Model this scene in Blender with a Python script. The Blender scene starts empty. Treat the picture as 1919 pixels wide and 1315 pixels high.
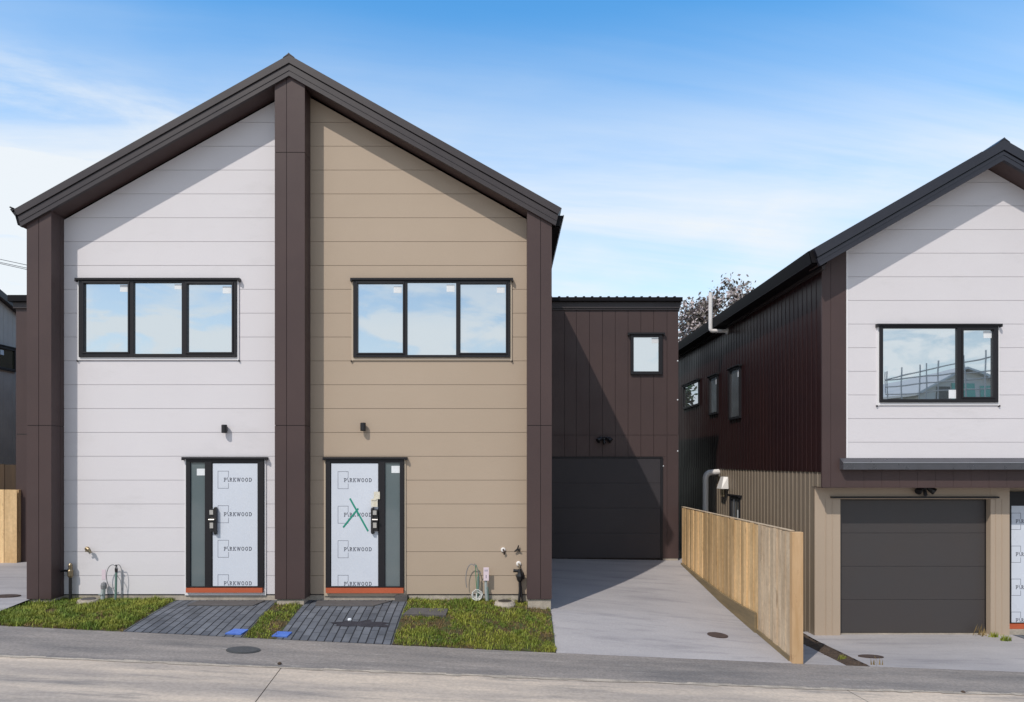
import bpy, math, random
from mathutils import Vector, Matrix
random.seed(7)
PI = math.pi
scene = bpy.context.scene
COL = scene.collection

# ------------------------------------------------------------------ camera, world, sun, exposure
F, VX, HY, H = 1320.0, 950.0, 866.0, 2.45      # focal length in photo px, vanishing point, horizon row, eye height
W0, H0 = 1919.0, 1315.0
cd = bpy.data.cameras.new('camera'); cam = bpy.data.objects.new('camera', cd); COL.objects.link(cam)
cam.location = (0, 0, H); cam.rotation_euler = (PI/2, 0, 0)
cd.sensor_width = 36; cd.lens = 36*F/W0
cd.shift_x = (W0/2-VX)/W0; cd.shift_y = (HY-H0/2)/W0
cd.clip_start = 0.1; cd.clip_end = 3000
scene.camera = cam
SUN = Vector((0.67, 1.0, -1.36)).normalized()   # the way the light travels
sl = bpy.data.lights.new('sun', 'SUN'); sl.energy = 2.85; sl.angle = math.radians(0.5); sl.color = (1.0, 0.935, 0.845)
so = bpy.data.objects.new('sun', sl); COL.objects.link(so)
so.rotation_euler = SUN.to_track_quat('-Z', 'Y').to_euler(); so.location = (-20, -25, 40)
ELEV = math.asin(-SUN.z); ROT = math.atan2(-SUN.x, -SUN.y)
world = bpy.data.worlds.new('World'); scene.world = world; world.use_nodes = True

def build_world():
    nt = world.node_tree; nt.nodes.clear(); N = nt.nodes.new; L = nt.links.new
    out = N('ShaderNodeOutputWorld'); bg = N('ShaderNodeBackground'); bg.inputs[1].default_value = 0.126
    sky = N('ShaderNodeTexSky'); sky.sky_type = 'NISHITA'; sky.sun_disc = False
    sky.sun_elevation = ELEV; sky.sun_rotation = ROT % (2*PI)
    sky.air_density = 1.0; sky.dust_density = 0.4; sky.ozone_density = 2.0
    tc = N('ShaderNodeTexCoord'); sep = N('ShaderNodeSeparateXYZ'); L(tc.outputs['Generated'], sep.inputs[0])
    def math_(op, a, b=None, c=None, clamp=False):
        m = N('ShaderNodeMath'); m.operation = op; m.use_clamp = clamp
        for i, v in enumerate((a, b, c)):
            if v is None: continue
            if isinstance(v, (int, float)): m.inputs[i].default_value = v
            else: L(v, m.inputs[i])
        return m.outputs[0]
    def ramp(v, pts):
        r = N('ShaderNodeValToRGB'); r.color_ramp.interpolation = 'EASE'
        el = r.color_ramp.elements
        while len(el) < len(pts): el.new(0.5)
        for e, (p, c) in zip(el, pts): e.position = p; e.color = (c, c, c, 1)
        L(v, r.inputs[0]); return r.outputs[0]
    z = sep.outputs['Z']
    zc = math_('MAXIMUM', z, 0.0)
    den = math_('ADD', zc, 0.16)                 # a cloud layer seen in perspective
    u = math_('DIVIDE', sep.outputs['X'], den); v = math_('DIVIDE', sep.outputs['Y'], den)
    cmb = N('ShaderNodeCombineXYZ'); L(u, cmb.inputs[0]); L(v, cmb.inputs[1])
    def noise(scale, rot, loc, sc, detail=6, rough=0.55, dist=0.0, kind='POINT'):
        mp = N('ShaderNodeMapping'); mp.vector_type = kind; mp.inputs['Rotation'].default_value = (0, 0, rot)
        mp.inputs['Location'].default_value = loc; mp.inputs['Scale'].default_value = sc
        L(cmb.outputs[0], mp.inputs[0])
        n = N('ShaderNodeTexNoise'); n.inputs['Scale'].default_value = scale
        n.inputs['Detail'].default_value = detail; n.inputs['Roughness'].default_value = rough
        n.inputs['Distortion'].default_value = dist
        L(mp.outputs[0], n.inputs['Vector']); return n.outputs['Fac']
    wisp = ramp(noise(1.5, math.radians(26), (3.1, 0.4, 0), (1.9, 0.50, 1), 8, 0.62, 0.5, 'TEXTURE'), [(0.40, 0), (0.66, 0.9)])
    puff = ramp(noise(0.9, 0.3, (7.7, 2.2, 0), (1, 1, 1), 7, 0.5, 0.2), [(0.42, 0), (0.64, 1.0)])
    lowz = ramp(z, [(0.03, 1.0), (0.30, 0.95), (0.40, 0.46), (0.55, 0.03)])
    back = math_('MULTIPLY_ADD', sep.outputs['Y'], -3.0, -0.1, True)          # 1 behind the camera
    fwd = math_('SUBTRACT', 1.0, back)
    puff2 = ramp(noise(2.6, 0.5, (1.7, 5.2, 0), (1, 1, 1), 8, 0.58, 0.5), [(0.40, 0), (0.57, 1.0)])
    wl = math_('MULTIPLY', wisp, math_('MULTIPLY', math_('MULTIPLY_ADD', sep.outputs['X'], -3.2, -0.55, True), ramp(z, [(0.36, 1.0), (0.47, 0.0)])))
    rightdim = math_('MULTIPLY_ADD', math_('MAXIMUM', math_('SUBTRACT', sep.outputs['X'], 0.12), 0.0), -0.75, 1.0)
    streak = ramp(noise(0.8, math.radians(8), (2.3, 4.1, 0), (2.6, 0.45, 1), 7, 0.6, 0.4, 'TEXTURE'), [(0.36, 0), (0.64, 1.0)])
    mid = ramp(z, [(0.20, 0.30), (0.36, 0.46), (0.47, 0.12), (0.55, 0.02)])
    bank = math_('MULTIPLY', math_('MULTIPLY', lowz, rightdim), math_('MULTIPLY_ADD', puff, 0.42, 0.66))
    front = math_('MULTIPLY', math_('ADD', math_('ADD', bank, math_('MULTIPLY', streak, mid)), wl), fwd)
    rear = math_('MULTIPLY', math_('ADD', math_('MULTIPLY', puff2, 0.62), math_('MULTIPLY', ramp(z, [(0.13, 0.62), (0.25, 0.04)]), math_('MULTIPLY_ADD', puff2, 0.4, 0.6))), back)
    fac = math_('ADD', front, rear, None, True)
    hs = N('ShaderNodeHueSaturation'); L(math_('MULTIPLY_ADD', back, -0.40, 1.36), hs.inputs['Saturation']); L(math_('MULTIPLY_ADD', back, -1.20, 2.15), hs.inputs['Value'])
    hs.inputs['Hue'].default_value = 0.492
    L(sky.outputs[0], hs.inputs['Color'])
    mx = N('ShaderNodeMix'); mx.data_type = 'RGBA'
    L(math_('MULTIPLY', fac, 0.96), mx.inputs['Factor']); L(hs.outputs[0], mx.inputs['A'])
    mx.inputs['B'].default_value = (7.0, 7.35, 7.6, 1)
    L(mx.outputs['Result'], bg.inputs[0]); L(bg.outputs[0], out.inputs[0])
build_world()
scene.view_settings.view_transform = 'Standard'; scene.view_settings.look = 'None'
scene.view_settings.exposure = 0.0; scene.view_settings.gamma = 1.0

# ------------------------------------------------------------------ helpers
def xx(px, Y): return (px-VX)*Y/F
def zz(py, Y): return H-(py-HY)*Y/F
def at(px, py, Y): return Vector((xx(px, Y), Y, zz(py, Y)))
def lerp(a, b, t): return a+(b-a)*t
def interp(x, xs, ys):
    if x <= xs[0]:
        return ys[0]+(ys[1]-ys[0])*(x-xs[0])/(xs[1]-xs[0])
    for i in range(len(xs)-1):
        if x <= xs[i+1]: return lerp(ys[i], ys[i+1], (x-xs[i])/(xs[i+1]-xs[i]))
    return ys[-1]+(ys[-1]-ys[-2])*(x-xs[-1])/(xs[-1]-xs[-2])

def clip(poly, axis, val, greater):
    out = []
    for i in range(len(poly)):
        a, b = poly[i], poly[(i+1) % len(poly)]
        ia = (a[axis] >= val) == greater or a[axis] == val
        ib = (b[axis] >= val) == greater or b[axis] == val
        if ia: out.append(a)
        if ia != ib:
            t = (val-a[axis])/(b[axis]-a[axis])
            out.append((lerp(a[0], b[0], t), lerp(a[1], b[1], t)))
    res = []
    for p in out:
        if not res or (abs(p[0]-res[-1][0])+abs(p[1]-res[-1][1])) > 1e-5: res.append(p)
    return res

class MB:
    def __init__(s, M=None): s.v = []; s.f = []; s.M = M
    def add(s, vs, fs):
        o = len(s.v)
        for p in vs:
            p = Vector(p)
            s.v.append(s.M @ p if s.M else p)
        s.f += [tuple(i+o for i in f) for f in fs]
        return s
    def box(s, x0, x1, y0, y1, z0, z1):
        if x0 > x1: x0, x1 = x1, x0
        if y0 > y1: y0, y1 = y1, y0
        if z0 > z1: z0, z1 = z1, z0
        return s.add([(x0,y0,z0),(x1,y0,z0),(x1,y1,z0),(x0,y1,z0),(x0,y0,z1),(x1,y0,z1),(x1,y1,z1),(x0,y1,z1)],
              [(0,3,2,1),(4,5,6,7),(0,1,5,4),(1,2,6,5),(2,3,7,6),(3,0,4,7)])
    def obox(s, p, q, w, h):                       # square bar from p to q
        p, q = Vector(p), Vector(q); d = (q-p).normalized()
        up = Vector((0,0,1)) if abs(d.z) < 0.95 else Vector((0,1,0))
        a = d.cross(up).normalized()*w/2; b = a.cross(d).normalized()*h/2
        vs = [p-a-b, p+a-b, p+a+b, p-a+b, q-a-b, q+a-b, q+a+b, q-a+b]
        return s.add(vs, [(0,3,2,1),(4,5,6,7),(0,1,5,4),(1,2,6,5),(2,3,7,6),(3,0,4,7)])
    def prism(s, poly, y0, y1):                    # XZ outline pushed along Y
        n = len(poly)
        if n < 3: return s
        area = sum(poly[i][0]*poly[(i+1)%n][1]-poly[(i+1)%n][0]*poly[i][1] for i in range(n))
        if abs(area) < 1e-6: return s
        if area < 0: poly = poly[::-1]
        vs = [(x,y0,z) for x,z in poly]+[(x,y1,z) for x,z in poly]
        fs = [tuple(range(n)), tuple(range(2*n-1, n-1, -1))]
        fs += [(i, i+n, (i+1)%n+n, (i+1)%n) for i in range(n)]
        return s.add(vs, fs)
    def tube(s, pts, r, n=8, cap=True):
        pts = [Vector(p) for p in pts]; m = len(pts); rings = []
        rs = r if isinstance(r, (list, tuple)) else [r]*m
        ref = None; vs = []; fs = []
        for i, p in enumerate(pts):
            d = (pts[min(i+1, m-1)]-pts[max(i-1, 0)]).normalized()
            if ref is None:
                ref = Vector((0,0,1)) if abs(d.z) < 0.9 else Vector((1,0,0))
            a = (ref-d*ref.dot(d)).normalized(); b = d.cross(a); ref = a
            for k in range(n):
                t = 2*PI*k/n; vs.append(p+(a*math.cos(t)+b*math.sin(t))*rs[i])
        for i in range(m-1):
            for k in range(n):
                fs.append((i*n+k, i*n+(k+1)%n, (i+1)*n+(k+1)%n, (i+1)*n+k))
        if cap: fs += [tuple(range(n-1, -1, -1)), tuple((m-1)*n+k for k in range(n))]
        return s.add(vs, fs)
    def lathe(s, c, axis, prof, n=16):             # profile of (distance along axis, radius)
        c = Vector(c); d = Vector(axis).normalized()
        return s.tube([c+d*t for t, r in prof], [max(r, 1e-4) for t, r in prof], n)
    def build(s, name, mat, parent=None, bevel=0, smooth=False, origin=None):
        me = bpy.data.meshes.new(name)
        root = Vector(origin) if origin is not None else Vector((0,0,0))
        p = parent
        while p is not None: root = root+p.location; p = p.parent
        me.from_pydata([tuple(v-root) for v in s.v], [], s.f); me.update()
        if mat: me.materials.append(mat)
        o = bpy.data.objects.new(name, me); COL.objects.link(o)
        if parent is not None: o.parent = parent
        elif origin is not None: o.location = origin
        if smooth:
            for q in me.polygons: q.use_smooth = True
        if bevel:
            b = o.modifiers.new('bevel', 'BEVEL'); b.width = bevel; b.segments = 2; b.limit_method = 'ANGLE'
        return o

def tag(o, label, cat, group=None, kind=None):
    o['label'] = label; o['category'] = cat
    if group: o['group'] = group
    if kind: o['kind'] = kind
    return o
def thing(name, loc, label, cat, group=None):
    o = bpy.data.objects.new(name, None); COL.objects.link(o); o.location = loc; o.empty_display_size = 0.2
    return tag(o, label, cat, group)
def structure(o): o['kind'] = 'structure'; return o
def copy_tree(o, parent=None):
    c = o.copy(); COL.objects.link(c)
    if parent is not None: c.parent = parent
    for ch in [q for q in bpy.data.objects if q.parent == o]: copy_tree(ch, c)
    return c

# ------------------------------------------------------------------ materials
def material(name, col, rough=0.6, metal=0.0, col2=None, scale=2.0, stretch=(1,1,1), lo=0.35, hi=0.65, detail=6,
             bump=0.0, bscale=40.0, bstretch=(1,1,1), island=0.0, spec=0.5, fine=0.0, fscale=60.0, rvar=0.0, stain=None):
    m = bpy.data.materials.new(name); m.use_nodes = True; nt = m.node_tree
    N = nt.nodes.new; L = nt.links.new; b = nt.nodes['Principled BSDF']
    b.inputs['Roughness'].default_value = rough; b.inputs['Metallic'].default_value = metal
    b.inputs['Specular IOR Level'].default_value = spec
    geo = N('ShaderNodeNewGeometry')
    def noise(sc, st, det=6, ro=0.6):
        mp = N('ShaderNodeMapping'); mp.inputs['Scale'].default_value = st; L(geo.outputs['Position'], mp.inputs[0])
        n = N('ShaderNodeTexNoise'); n.inputs['Scale'].default_value = sc; n.inputs['Detail'].default_value = det
        n.inputs['Roughness'].default_value = ro; L(mp.outputs[0], n.inputs['Vector']); return n.outputs['Fac']
    def mixc(fac, a, bcol, mode='MIX'):
        x = N('ShaderNodeMix'); x.data_type = 'RGBA'; x.blend_type = mode
        for sock, val in (('Factor', fac), ('A', a), ('B', bcol)):
            if isinstance(val, (int, float)): x.inputs[sock].default_value = val
            elif isinstance(val, tuple): x.inputs[sock].default_value = (*val, 1) if len(val) == 3 else val
            else: L(val, x.inputs[sock])
        return x.outputs['Result']
    def mr(v, a, c, d, e):
        x = N('ShaderNodeMapRange'); x.inputs[1].default_value = a; x.inputs[2].default_value = c
        x.inputs[3].default_value = d; x.inputs[4].default_value = e; L(v, x.inputs[0]); return x.outputs[0]
    c = tuple(col)
    if col2 is not None: c = mixc(mr(noise(scale, stretch, detail), lo, hi, 0, 1), tuple(col), tuple(col2))
    if stain:
        sc_, ss, st_, a_, b_, amt = stain
        c = mixc(mr(noise(ss, st_, 8, 0.7), a_, b_, 0, amt), c, tuple(sc_))
    if fine:
        f = mr(noise(fscale, (1,1,1), 3), 0.3, 0.7, 1-fine, 1+fine)
        hs = N('ShaderNodeHueSaturation'); L(f, hs.inputs['Value'])
        if isinstance(c, tuple): hs.inputs['Color'].default_value = (*c, 1)
        else: L(c, hs.inputs['Color'])
        c = hs.outputs[0]
    if island:
        f = mr(geo.outputs['Random Per Island'], 0, 1, 1-island, 1+island)
        hs = N('ShaderNodeHueSaturation'); L(f, hs.inputs['Value'])
        if isinstance(c, tuple): hs.inputs['Color'].default_value = (*c, 1)
        else: L(c, hs.inputs['Color'])
        c = hs.outputs[0]
    if isinstance(c, tuple): b.inputs['Base Color'].default_value = (*c, 1)
    else: L(c, b.inputs['Base Color'])
    if rvar: L(mr(noise(scale*1.7, stretch, 4), 0.3, 0.7, rough-rvar, rough+rvar), b.inputs['Roughness'])
    if bump:
        bp = N('ShaderNodeBump'); bp.inputs['Strength'].default_value = 1.0; bp.inputs['Distance'].default_value = bump
        L(noise(bscale, bstretch, 5), bp.inputs['Height']); L(bp.outputs[0], b.inputs['Normal'])
    return m

M = {}
M['white'] = material('white_cladding', (0.71,0.68,0.705), 0.55, col2=(0.685,0.655,0.68), scale=0.6, stain=((0.50,0.48,0.48),0.8,(1.0,1,2.5),0.56,0.80,0.35), bump=0.0015, bscale=2.5, fine=0.015)
M['white_gap'] = material('white_groove', (0.56,0.54,0.56), 0.8)
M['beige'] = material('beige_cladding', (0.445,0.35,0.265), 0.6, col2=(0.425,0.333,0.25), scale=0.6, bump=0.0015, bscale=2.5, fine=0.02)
M['beige_gap'] = material('beige_groove', (0.24,0.19,0.145), 0.8)
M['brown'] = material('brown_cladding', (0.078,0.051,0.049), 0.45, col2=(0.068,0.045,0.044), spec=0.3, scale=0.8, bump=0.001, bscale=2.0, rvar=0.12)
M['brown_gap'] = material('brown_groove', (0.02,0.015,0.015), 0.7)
M['brown_side'] = material('shaded_brown_ribbed_metal', (0.034,0.014,0.013), 0.36, col2=(0.024,0.0105,0.0115), scale=0.5, rvar=0.05, spec=0.18)  # darker than the front cladding; the side's weaker light is in the colour
M['beige_side'] = material('shaded_beige_ribbed_metal', (0.25,0.20,0.15), 0.5, col2=(0.225,0.18,0.135), scale=0.7)  # front beige dimmed: the side wall's weaker light goes into the base colour
M['roof'] = material('charcoal_roof_metal', (0.058,0.048,0.05), 0.42, col2=(0.05,0.042,0.045), spec=0.35, scale=1.0, rvar=0.06)
M['roof_navy'] = material('navy_charcoal_roof_metal', (0.026,0.026,0.036), 0.36, col2=(0.022,0.022,0.031), scale=1.0, rvar=0.06)
M['roof_dark'] = material('dark_gutter_metal', (0.010,0.009,0.011), 0.5, spec=0.12)
M['lip'] = material('pale_gutter_lip', (0.42,0.43,0.45), 0.4)
M['frame'] = material('charcoal_window_frame', (0.017,0.016,0.019), 0.45, spec=0.3)
M['trim_w'] = material('white_trim', (0.78,0.765,0.78), 0.5)
M['trim_b'] = material('beige_trim', (0.52,0.43,0.33), 0.5)
M['garage'] = material('charcoal_garage_door', (0.056,0.048,0.047), 0.45, col2=(0.053,0.048,0.049), scale=1.0, bump=0.0012, bscale=35, bstretch=(0.4,1,3))
M['garage2'] = material('dark_garage_door', (0.046,0.040,0.045), 0.5, col2=(0.040,0.036,0.041), spec=0.3, scale=1.0, bump=0.0012, bscale=35, bstretch=(0.4,1,3))
M['film'] = material('white_door_film', (0.66,0.70,0.78), 0.3, col2=(0.63,0.67,0.75), scale=1.5, bump=0.0035, bscale=2.0, rvar=0.1)
M['ink'] = material('grey_print', (0.13,0.14,0.19), 0.6)
M['side_glass'] = material('grey_sidelight_glass', (0.115,0.15,0.16), 0.08, col2=(0.135,0.165,0.175), scale=1.2, spec=0.8)
M['orange'] = material('orange_sill', (0.50,0.11,0.045), 0.5, col2=(0.46,0.10,0.04), scale=4)
M['paper'] = material('white_sticker', (0.80,0.82,0.85), 0.6, col2=(0.74,0.77,0.80), scale=30)
M['card'] = material('card_packing', (0.62,0.56,0.42), 0.7, col2=(0.75,0.72,0.64), scale=25)
M['black'] = material('black_fitting', (0.014,0.013,0.015), 0.4)
M['silver'] = material('brushed_silver', (0.62,0.60,0.57), 0.3, metal=0.8)
M['tape'] = material('green_tape', (0.01,0.27,0.19), 0.5)
M['pvc'] = material('white_plastic_pipe', (0.82,0.79,0.77), 0.4, col2=(0.76,0.73,0.71), scale=5)
M['pvc_grey'] = material('grey_plastic_pipe', (0.40,0.44,0.44), 0.4, col2=(0.30,0.34,0.34), scale=8)
M['pvc_green'] = material('green_grey_conduit', (0.13,0.22,0.19), 0.5)
M['cable'] = material('grey_cable', (0.22,0.22,0.23), 0.5)
M['cable_g'] = material('green_cable', (0.03,0.22,0.11), 0.5)
M['cable_w'] = material('white_cable', (0.70,0.70,0.68), 0.5)
M['brass'] = material('brass_tap', (0.25,0.20,0.13), 0.35, metal=0.7)
M['pink'] = material('pink_tag', (0.72,0.60,0.66), 0.6)
M['foundation'] = material('foundation_concrete', (0.47,0.41,0.34), 0.9, col2=(0.33,0.29,0.245), scale=3, fine=0.12, fscale=30, bump=0.004)
M['mat'] = material('dark_grey_mat', (0.105,0.095,0.092), 0.95, col2=(0.085,0.078,0.077), scale=6, fine=0.15, bump=0.003, bscale=90)
M['blue'] = material('blue_lid', (0.06,0.14,0.50), 0.5, col2=(0.09,0.19,0.56), scale=12)
M['iron'] = material('cast_iron_lid', (0.055,0.057,0.06), 0.7, col2=(0.075,0.077,0.08), scale=20, bump=0.003, bscale=60)
M['rust'] = material('muddy_lid', (0.085,0.055,0.045), 0.9, col2=(0.05,0.036,0.032), scale=14)
M['drive'] = material('pale_driveway_concrete', (0.41,0.385,0.385), 0.85, col2=(0.345,0.325,0.33), scale=0.9, stretch=(0.5,1.6,1), fine=0.07, stain=((0.235,0.222,0.235),1.8,(0.30,2.6,1),0.51,0.66,0.6), fscale=35, bump=0.002, bscale=60)
M['pavement'] = material('grey_footpath_concrete', (0.31,0.272,0.245), 0.9, col2=(0.165,0.152,0.146), stain=((0.42,0.385,0.35),3.4,(0.45,3.2,1),0.58,0.70,0.75), scale=1.1, stretch=(0.5,2.6,1), lo=0.3, hi=0.7, fine=0.2, fscale=28, bump=0.004, bscale=60)
M['road'] = material('pale_road_concrete', (0.60,0.495,0.395), 0.9, col2=(0.38,0.325,0.28), stain=((0.20,0.185,0.175),1.9,(0.3,2.4,1),0.53,0.68,0.7), scale=0.8, stretch=(0.35,2.0,1), lo=0.40, hi=0.62, fine=0.12, fscale=22, bump=0.003, bscale=60)
M['edge'] = material('concrete_edge', (0.50,0.43,0.35), 0.9, col2=(0.30,0.26,0.22), scale=5, fine=0.2)
M['ground'] = material('bare_ground', (0.10,0.08,0.06), 1.0, col2=(0.07,0.09,0.04), scale=0.6, fine=0.2)
M['soil'] = material('dark_soil', (0.055,0.035,0.024), 1.0, col2=(0.085,0.058,0.04), scale=9, fine=0.4, fscale=40, bump=0.02, bscale=25)
M['turf'] = material('thin_turf_soil', (0.075,0.052,0.026), 1.0, col2=(0.055,0.075,0.018), scale=5, lo=0.42, hi=0.58, fine=0.35, fscale=40, bump=0.015, bscale=30)
M['grass'] = material('grass_blades', (0.29,0.30,0.05), 0.6, col2=(0.14,0.205,0.032), scale=2.2, lo=0.38, hi=0.62, island=0.45, spec=0.25)
M['grass_dry'] = material('dry_grass_blades', (0.27,0.19,0.085), 0.7, col2=(0.16,0.115,0.045), scale=3, island=0.4, spec=0.2)
M['wood'] = material('yellow_pine', (0.68,0.47,0.25), 0.7, col2=(0.53,0.345,0.165), scale=2.5, stretch=(3,3,0.35), island=0.36, stain=((0.17,0.09,0.04),3.2,(4,4,0.6),0.60,0.70,0.75), fine=0.1, fscale=14, bump=0.003, bscale=14, bstretch=(5,5,0.3))
M['wood_grey'] = material('weathered_pine', (0.62,0.49,0.345), 0.75, col2=(0.44,0.325,0.215), scale=2.5, stretch=(3,3,0.35), island=0.2, stain=((0.17,0.12,0.08),3.2,(4,4,0.6),0.58,0.70,0.7), fine=0.1, fscale=14, bump=0.003, bscale=14, bstretch=(5,5,0.3))
M['wood_post'] = material('pine_post', (0.58,0.385,0.215), 0.7, col2=(0.48,0.295,0.145), scale=3, stretch=(3,3,0.4), stain=((0.26,0.13,0.06),2.5,(3,3,1.6),0.60,0.72,0.6), bump=0.003, bscale=14, bstretch=(5,5,0.3))
M['wood_dark'] = material('shaded_brown_fence', (0.075,0.045,0.025), 0.8, col2=(0.05,0.032,0.02), scale=3, stretch=(3,3,0.4), island=0.2)  # the neighbour's shade on this fence is put into its dark brown
M['wood_kick'] = material('treated_plank', (0.25,0.185,0.10), 0.8, col2=(0.17,0.13,0.075), scale=3, stretch=(0.5,0.5,4), bump=0.003)
M['grey_clad'] = material('grey_vertical_cladding', (0.60,0.53,0.47), 0.8, col2=(0.52,0.46,0.41), spec=0.2, scale=2)
M['bark'] = material('tree_bark', (0.16,0.125,0.11), 0.9, col2=(0.10,0.08,0.07), scale=8)
M['leaf'] = material('dull_leaves', (0.19,0.16,0.14), 0.6, col2=(0.11,0.10,0.08), scale=1.5, island=0.4)
M['leaf_green'] = material('green_leaves', (0.06,0.10,0.03), 0.55, col2=(0.035,0.06,0.02), scale=1.5, island=0.4)
M['bloom'] = material('pale_blossom', (0.50,0.43,0.43), 0.7, island=0.2)
M['teal'] = material('teal_wrap', (0.10,0.36,0.30), 0.5)
M['render_grey'] = material('pale_gable_board', (0.50,0.50,0.48), 0.7)
M['steel'] = material('galvanised_steel', (0.30,0.31,0.33), 0.4, metal=0.5)
M['iron_roof'] = material('pale_corrugated_iron', (0.42,0.43,0.45), 0.4, metal=0.3)

def glass(name, refl, tint, dark):
    m = bpy.data.materials.new(name); m.use_nodes = True; nt = m.node_tree; nt.nodes.clear()
    N = nt.nodes.new; L = nt.links.new
    out = N('ShaderNodeOutputMaterial'); mix = N('ShaderNodeMixShader'); g = N('ShaderNodeBsdfGlossy'); d = N('ShaderNodeBsdfDiffuse')
    g.inputs['Roughness'].default_value = 0.012; g.inputs['Color'].default_value = (*tint, 1)
    d.inputs['Color'].default_value = (*dark, 1); mix.inputs[0].default_value = refl
    geo = N('ShaderNodeNewGeometry'); n = N('ShaderNodeTexNoise'); n.inputs['Scale'].default_value = 1.3; n.inputs['Detail'].default_value = 1
    L(geo.outputs['Position'], n.inputs['Vector'])
    bp = N('ShaderNodeBump'); bp.inputs['Distance'].default_value = 0.0009; L(n.outputs['Fac'], bp.inputs['Height']); L(bp.outputs[0], g.inputs['Normal'])
    L(d.outputs[0], mix.inputs[1]); L(g.outputs[0], mix.inputs[2]); L(mix.outputs[0], out.inputs[0]); return m
M['glass'] = glass('window_glass', 0.74, (0.92,0.97,1.0), (0.15,0.17,0.18))
M['glass_dark'] = glass('dark_window_glass', 0.16, (0.9,0.95,1.0), (0.05,0.055,0.03))
M['glass_dim'] = glass('dim_window_glass', 0.55, (0.9,0.95,1.0), (0.14,0.145,0.15))

def paver_material():
    m = bpy.data.materials.new('charcoal_pavers'); m.use_nodes = True; nt = m.node_tree
    N = nt.nodes.new; L = nt.links.new; b = nt.nodes['Principled BSDF']; b.inputs['Roughness'].default_value = 0.85
    geo = N('ShaderNodeNewGeometry'); mp = N('ShaderNodeMapping'); mp.inputs['Rotation'].default_value = (0,0,PI/2)
    L(geo.outputs['Position'], mp.inputs[0])
    br = N('ShaderNodeTexBrick'); br.offset = 0.5; br.inputs['Scale'].default_value = 1.0
    br.inputs['Brick Width'].default_value = 0.25; br.inputs['Row Height'].default_value = 0.125
    br.inputs['Mortar Size'].default_value = 0.007; br.inputs['Mortar Smooth'].default_value = 0.3
    br.inputs['Color1'].default_value = (0.085,0.092,0.110,1); br.inputs['Color2'].default_value = (0.130,0.138,0.158,1)
    br.inputs['Mortar'].default_value = (0.03,0.032,0.04,1)
    L(mp.outputs[0], br.inputs['Vector'])
    sx = N('ShaderNodeSeparateXYZ'); L(geo.outputs['Position'], sx.inputs[0])
    pp = N('ShaderNodeMath'); pp.operation = 'PINGPONG'; pp.inputs[1].default_value = 0.0625; L(sx.outputs['X'], pp.inputs[0])
    jr = N('ShaderNodeMapRange'); jr.inputs[1].default_value = 0.006; jr.inputs[2].default_value = 0.012; L(pp.outputs[0], jr.inputs[0])
    n = N('ShaderNodeTexNoise'); n.inputs['Scale'].default_value = 3.0; n.inputs['Detail'].default_value = 6; L(geo.outputs['Position'], n.inputs['Vector'])
    r = N('ShaderNodeMapRange'); r.inputs[1].default_value = 0.3; r.inputs[2].default_value = 0.7; r.inputs[3].default_value = 0.75; r.inputs[4].default_value = 1.3
    L(n.outputs['Fac'], r.inputs[0])
    hs = N('ShaderNodeHueSaturation'); L(r.outputs[0], hs.inputs['Value']); L(br.outputs['Color'], hs.inputs['Color'])
    mx = N('ShaderNodeMix'); mx.data_type = 'RGBA'; L(jr.outputs[0], mx.inputs['Factor']); mx.inputs['A'].default_value = (0.014,0.015,0.02,1); L(hs.outputs[0], mx.inputs['B'])
    L(mx.outputs['Result'], b.inputs['Base Color'])
    bp = N('ShaderNodeBump'); bp.inputs['Distance'].default_value = 0.008; L(jr.outputs[0], bp.inputs['Height']); L(bp.outputs[0], b.inputs['Normal'])
    return m
M['pavers'] = paver_material()

# ------------------------------------------------------------------ ground, road, paths
YE = 10.6                                             # back edge of the footpath
EX = [-7.63,-2.49,0.72,4.26,7.78]; EZ = [-0.008,-0.262,-0.417,-0.578,-0.707]
def ze(x): return interp(x, EX, EZ) if -14 < x < 20 else (0.31 if x <= -14 else -1.155)
def yf(x): return 9.11+(max(-9, min(9, x))+7)*0.026   # front edge of the footpath
def sheet(name, xs, ys_of, z_of, mat, drop=0.0):
    mb = MB(); n = len(xs); k = None; vs = []
    for x in xs:
        ys = ys_of(x); k = len(ys)
        for y in ys: vs.append((x, y, z_of(x, y)-drop))
    fs = [(i*k+j, (i+1)*k+j, (i+1)*k+j+1, i*k+j+1) for i in range(n-1) for j in range(k-1)]
    mb.add(vs, fs); return mb.build(name, mat)
def frange(a, b, n): return [a+(b-a)*i/n for i in range(n+1)]
GX = [-1500,-300,-60,-30]+frange(-14, 20, 40)+[30,60,300,1500]
structure(sheet('ground', GX, lambda x: [-1500,-300,-60,-20,0,5,8,10,12,16,26,60,300,1500],
      lambda x, y: ze(x)-0.10-(0.3 if y > 13 else 0), M['ground']))
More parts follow.
